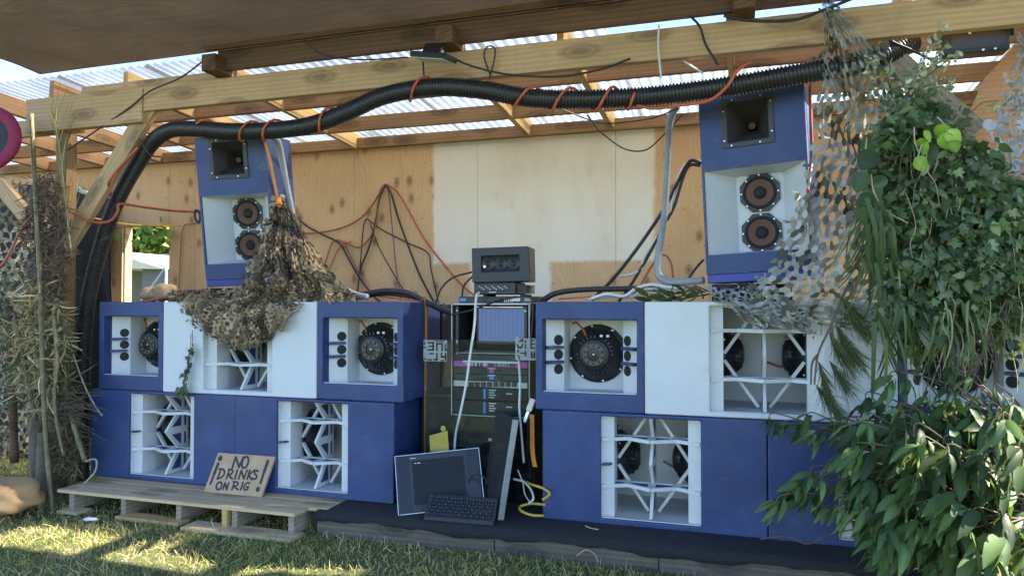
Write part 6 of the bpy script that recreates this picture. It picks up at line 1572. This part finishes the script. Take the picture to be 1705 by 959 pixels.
# the upright dry frond
t = thing('dry_palm_frond', 'upright yellow dry palm frond in front of the left post top', 'palm frond', at(115, 430, -.16))
P = []; D = []; spn = spline([at(120, 430, -.15), at(113, 370, -.16), at(106, 300, -.17), at(98, 240, -.18), at(90, 200, -.18)], 12)
for k in range(70):
    q = spn[int(k / 70 * len(spn))]; P.append(tuple(q)); sd = -1 if k % 4 else 1; D.append((sd * random.uniform(.1, .42), random.uniform(-.12, .12), random.uniform(.8, 1)))
n = len(P); s_ = RNG.uniform(.22, .42, n)
scatter('blades', tmpl_blade(5, .045, .15), np.array(P), np.array(D), unit(rvec(n) * .3 + [.2, -.9, 0]), s_, pick_cols(n, [(.34, .28, .10), (.24, .24, .08), (.42, .34, .15), (.16, .17, .07)]), M['dry'], t, wid=s_ * RNG.uniform(.3, .6, n))
stems('stems', [spn[::12]], .007, M['pale_twig'], t)
def cane(name, label, pts, r, m, cat='cane'):
    b = MB(); P = spline([at(*p) for p in pts], 8); rr = [r * (1 + .12 * (k % 5 == 0)) for k in range(len(P))]; b.tube(P, rr, 9); return tag(b.build(name, M[m], smooth='all'), label, cat)
cane('cane', 'tall green cane leaning against the left post', [(52, 190, -.2), (58, 300, -.22), (66, 450, -.26), (71, 600, -.28), (76, 720, -.3), (89, 870, -.34)], .016, 'bamboo')
cane('cane', 'short green cane hanging point down beside the pallet', [(118, 690, -.2), (128, 725, -.22), (142, 768, -.24)], .016, 'bamboo')
cane('cane', 'pale bent cane in front of the left post', [(90, 525, -.3), (94, 590, -.3), (91, 660, -.3), (94, 700, -.31), (106, 758, -.32)], .011, 'bamboo')
cane('stick', 'brown stick standing among the dried leaves at far left', [(24, 520, -.2), (38, 590, -.22), (52, 660, -.24), (60, 700, -.24)], .012, 'twig', 'stick')
cane('stick', 'dark upright stick behind the beige camo net edge', [(14, 510, .0), (20, 640, .0), (24, 770, .0)], .03, 'timber_dark', 'stick')
cane('stick', 'thin pale stick slanting over the corner of the lower left subwoofer', [(122, 590, -.14), (140, 640, -.16), (158, 675, -.18), (170, 692, -.18)], .005, 'pale_twig', 'stick')
cane('stick', 'curved pale stem looping above the pallet corner', [(140, 805, -.3), (158, 785, -.28), (161, 768, -.28), (155, 764, -.28), (143, 768, -.26)], .006, 'pale_twig', 'stick')
def log(label, pts, rr):
    P = spline([at(*p) for p in pts], 6); r2 = [np.interp(k / (len(P) - 1), np.linspace(0, 1, len(rr)), rr) * (1 + .06 * math.sin(k * 2.1)) for k in range(len(P))]
    b = MB(); b.tube(P, r2, 14); return tag(b.build('log', M['bark'], smooth='all'), label, 'log')
log('rough grey log standing on end at the left post', [(90, 640, .04), (92, 720, .0), (88, 800, -.04), (88, 838, -.06)], [.07, .085, .09, .10])
log('thin twisted grey log at the far left of the bundle', [(62, 580, .0), (58, 660, -.02), (62, 740, -.06), (66, 845, -.10)], [.05, .06, .055, .07])
log('slim pale log leaning in front of the rough grey log', [(72, 720, -.14), (70, 780, -.18), (72, 860, -.22)], [.035, .04, .04])
# twig fan
t = thing('twig_fan', 'fan of fine bare twigs sticking out beside the lower left subwoofer', 'twigs', at(95, 690, -.2)); sg = []
for k in range(34):
    a = random.uniform(-.5, .9); l = random.uniform(30, 85); s0 = (random.uniform(85, 100), random.uniform(650, 700))
    sg.append([at(*s0, -.2), at(s0[0] + l * .5 * math.cos(a), s0[1] - l * .5 * math.sin(a), -.24), at(s0[0] + l * math.cos(a) + 4, s0[1] - l * math.sin(a) + 6, -.26)])
stems('twigs', sg, .003, M['twig'], t)
# small hanging ivy vine on the white subwoofer
t = thing('hanging_vine', 'thin wilted ivy vine hanging down the front of the left white subwoofer', 'vine', at(316, 650, -.05))
pth = [(320, 550), (321, 572), (320, 590), (317, 605), (311, 622), (310, 640), (303, 655)]; sp_ = spline([at(a, c, -.03) for a, c in pth], 8)
P = [tuple(sp_[int(10 + 38 * random.random() ** 1.1)] + Vector((random.gauss(0, .014), random.uniform(-.03, 0), random.gauss(0, .02)))) for k in range(46)]; n = len(P)
scatter('leaves', IV, np.array(P), unit(rvec(n) * .4 + [0, -.1, -1]), unit(rvec(n) * .5 + [-.3, -.8, 0]), RNG.uniform(.025, .055, n), pick_cols(n, [(.06, .075, .045), (.08, .10, .05), (.045, .06, .035)]), M['ivy'], t)
stems('stems', [sp_[::8], [at(318, 556, -.03), at(316, 600, -.03), at(306, 618, -.03)]], .0025, M['twig'], t)
# leaves in the window
t = thing('window_vine', 'green leaves of a vine dangling in the top of the window', 'vine', at(245, 385, 1.8))
q = [(268, 362), (232, 384), (240, 392), (252, 380), (285, 384), (196, 390), (226, 400), (258, 392), (270, 386)]; P = np.array([at(a, c, 1.82) for a, c in q]); n = len(q)
scatter('leaves', IV, P, unit(rvec(n) * .4 + [0, -.1, -1]), unit(rvec(n) * .4 + [0, -.9, .2]), RNG.uniform(.07, .12, n), pick_cols(n, [(.09, .16, .04), (.13, .2, .05)]), M['leaf'], t)
stems('stems', [[at(190, 380, 1.83), at(230, 377, 1.83), at(290, 379, 1.83)]], .004, M['twig'], t)

# ------------------------------------------------------------------ sacks, cushion, litter
b = MB(); p = at(1650, 968, -.62); b.blob((p.x, p.y, .12), .30, .20, .165, 4, .06); tag(b.build('burlap_sack', M['burlap'], smooth='all'), 'full burlap sack on the ground below the cut branches at lower right', 'sack')
b = MB(); p = atZ(4, 862, .0); b.blob((p.x - .06, p.y + .02, .125), .26, .20, .13, 4, .09, .5); tag(b.build('cloth_sack', M['orange_bag'], smooth='all'), 'tan cloth sack lying on the grass at the left edge', 'sack')
b = MB(); p = at(255, 496, .46); b.blob((p.x - .03, .47, ZT + .06), .085, .07, .06, 3, .10); b.blob((p.x + .11, .47, ZT + .075), .10, .08, .075, 3, .10); tag(b.build('burlap_bundle', M['burlap'], smooth='all'), 'lumpy burlap bundle lying on top of the far left bass bin', 'sack')
b = MB(); b.blob(at(298, 494, .25), .08, .08, .05, 3, .2); tag(b.build('cloth_heap', M['twig'], smooth='all'), 'dark crumpled cloth heap at the left end of the brown camo net', 'cloth')
cable([(222, 505, .2), (250, 500, .18), (290, 491, .16), (318, 486, .15)], .010, 'dark_orange', 'thin red brown rod lying across the top of the left stack', name='rod', cat='rod')
t = thing('moon_chair', 'round dark mesh seat with a magenta rim at the upper left edge', 'chair', at(-12, 285, -.45))
c = at(-30, 232, -.45); ax = Vector((.45, -1, .25)).normalized()
b = MB(); b.lathe([(.185, -.03), (.255, -.02), (.265, .01), (.25, .03), (.185, .022), (.175, .0)], c, ax, 40); b.build('rim', M['magenta'], t, True, smooth='all')
b = MB(); b.lathe([(.18, .005), (.12, .012), (0, .015)], c, ax, 36); b.lathe([(.18, -.001), (0, -.03)], c, ax, 36); b.build('mesh_face', M['dark_grey'], t, True, smooth='all')
b = MB(); p = atZ(152, 863, .035); b.blob((p.x, p.y, .03), .055, .025, .012, 2, .3); tag(b.build('litter', M['label_white'], smooth='all'), 'crumpled white scrap lying in the grass before the pallet', 'litter')
cane('twig', 'fine bare twig lying on the carpet before the blue subwoofer at right', [(1266, 897, -.24), (1310, 893, -.25), (1345, 905, -.27), (1375, 890, -.26), (1400, 885, -.24), (1450, 875, -.24)], .003, 'twig', 'twig')
cane('twig', 'short dry stalk lying on the front of the black carpet', [(975, 875, -.2), (985, 879, -.21), (996, 881, -.22)], .003, 'pale_twig', 'twig')
cane('twig', 'curved dry stalk at the edge of the wooden sleepers', [(960, 925, -.29), (975, 915, -.3), (990, 922, -.3), (996, 935, -.3)], .003, 'pale_twig', 'twig')

# ================================================================== GRASS
def grass():
    n = 95000
    x = RNG.uniform(-7.2, 2.2, n); y = -1.75 + 2.7 * RNG.random(n) ** 1.0
    keep = ~((x > px0 - .02) & (y > -.262)) & ~((x < px0 + .0) & (x > pa) & (y > .12)); x, y = x[keep], y[keep]
    # thin, worn patches
    f = np.sin(x * 2.1 + 1) * np.sin(y * 3.3 + x) + .6 * np.sin(x * 5.3 - y * 4.1); keep = RNG.random(len(x)) < .72 + .25 * f; x, y, f = x[keep], y[keep], f[keep]
    n = len(x); p = np.c_[x, y, np.zeros(n)]
    d = unit(np.c_[RNG.normal(0, .55, n), RNG.normal(0, .55, n), RNG.uniform(.35, 1, n)])
    dry = RNG.random(n) < .50 - .18 * f
    cols = np.where(dry[:, None], np.array([.60, .49, .235])[None], np.array([.24, .275, .07])[None]) * (1 + RNG.normal(0, .25, (n, 1)))
    cols[:, 0] *= 1 + RNG.normal(0, .12, n)
    s_ = RNG.uniform(.022, .064, n) * np.where(RNG.random(n) < .06, 1.6, 1)
    o = scatter('grass', tmpl_blade(4, .06, .55), p, d, rvec(n), s_, cols, M['grass'], wid=np.full(n, .07))
    tag(o, 'short dry and green grass in front of the platform', 'grass', kind='stuff')
grass()
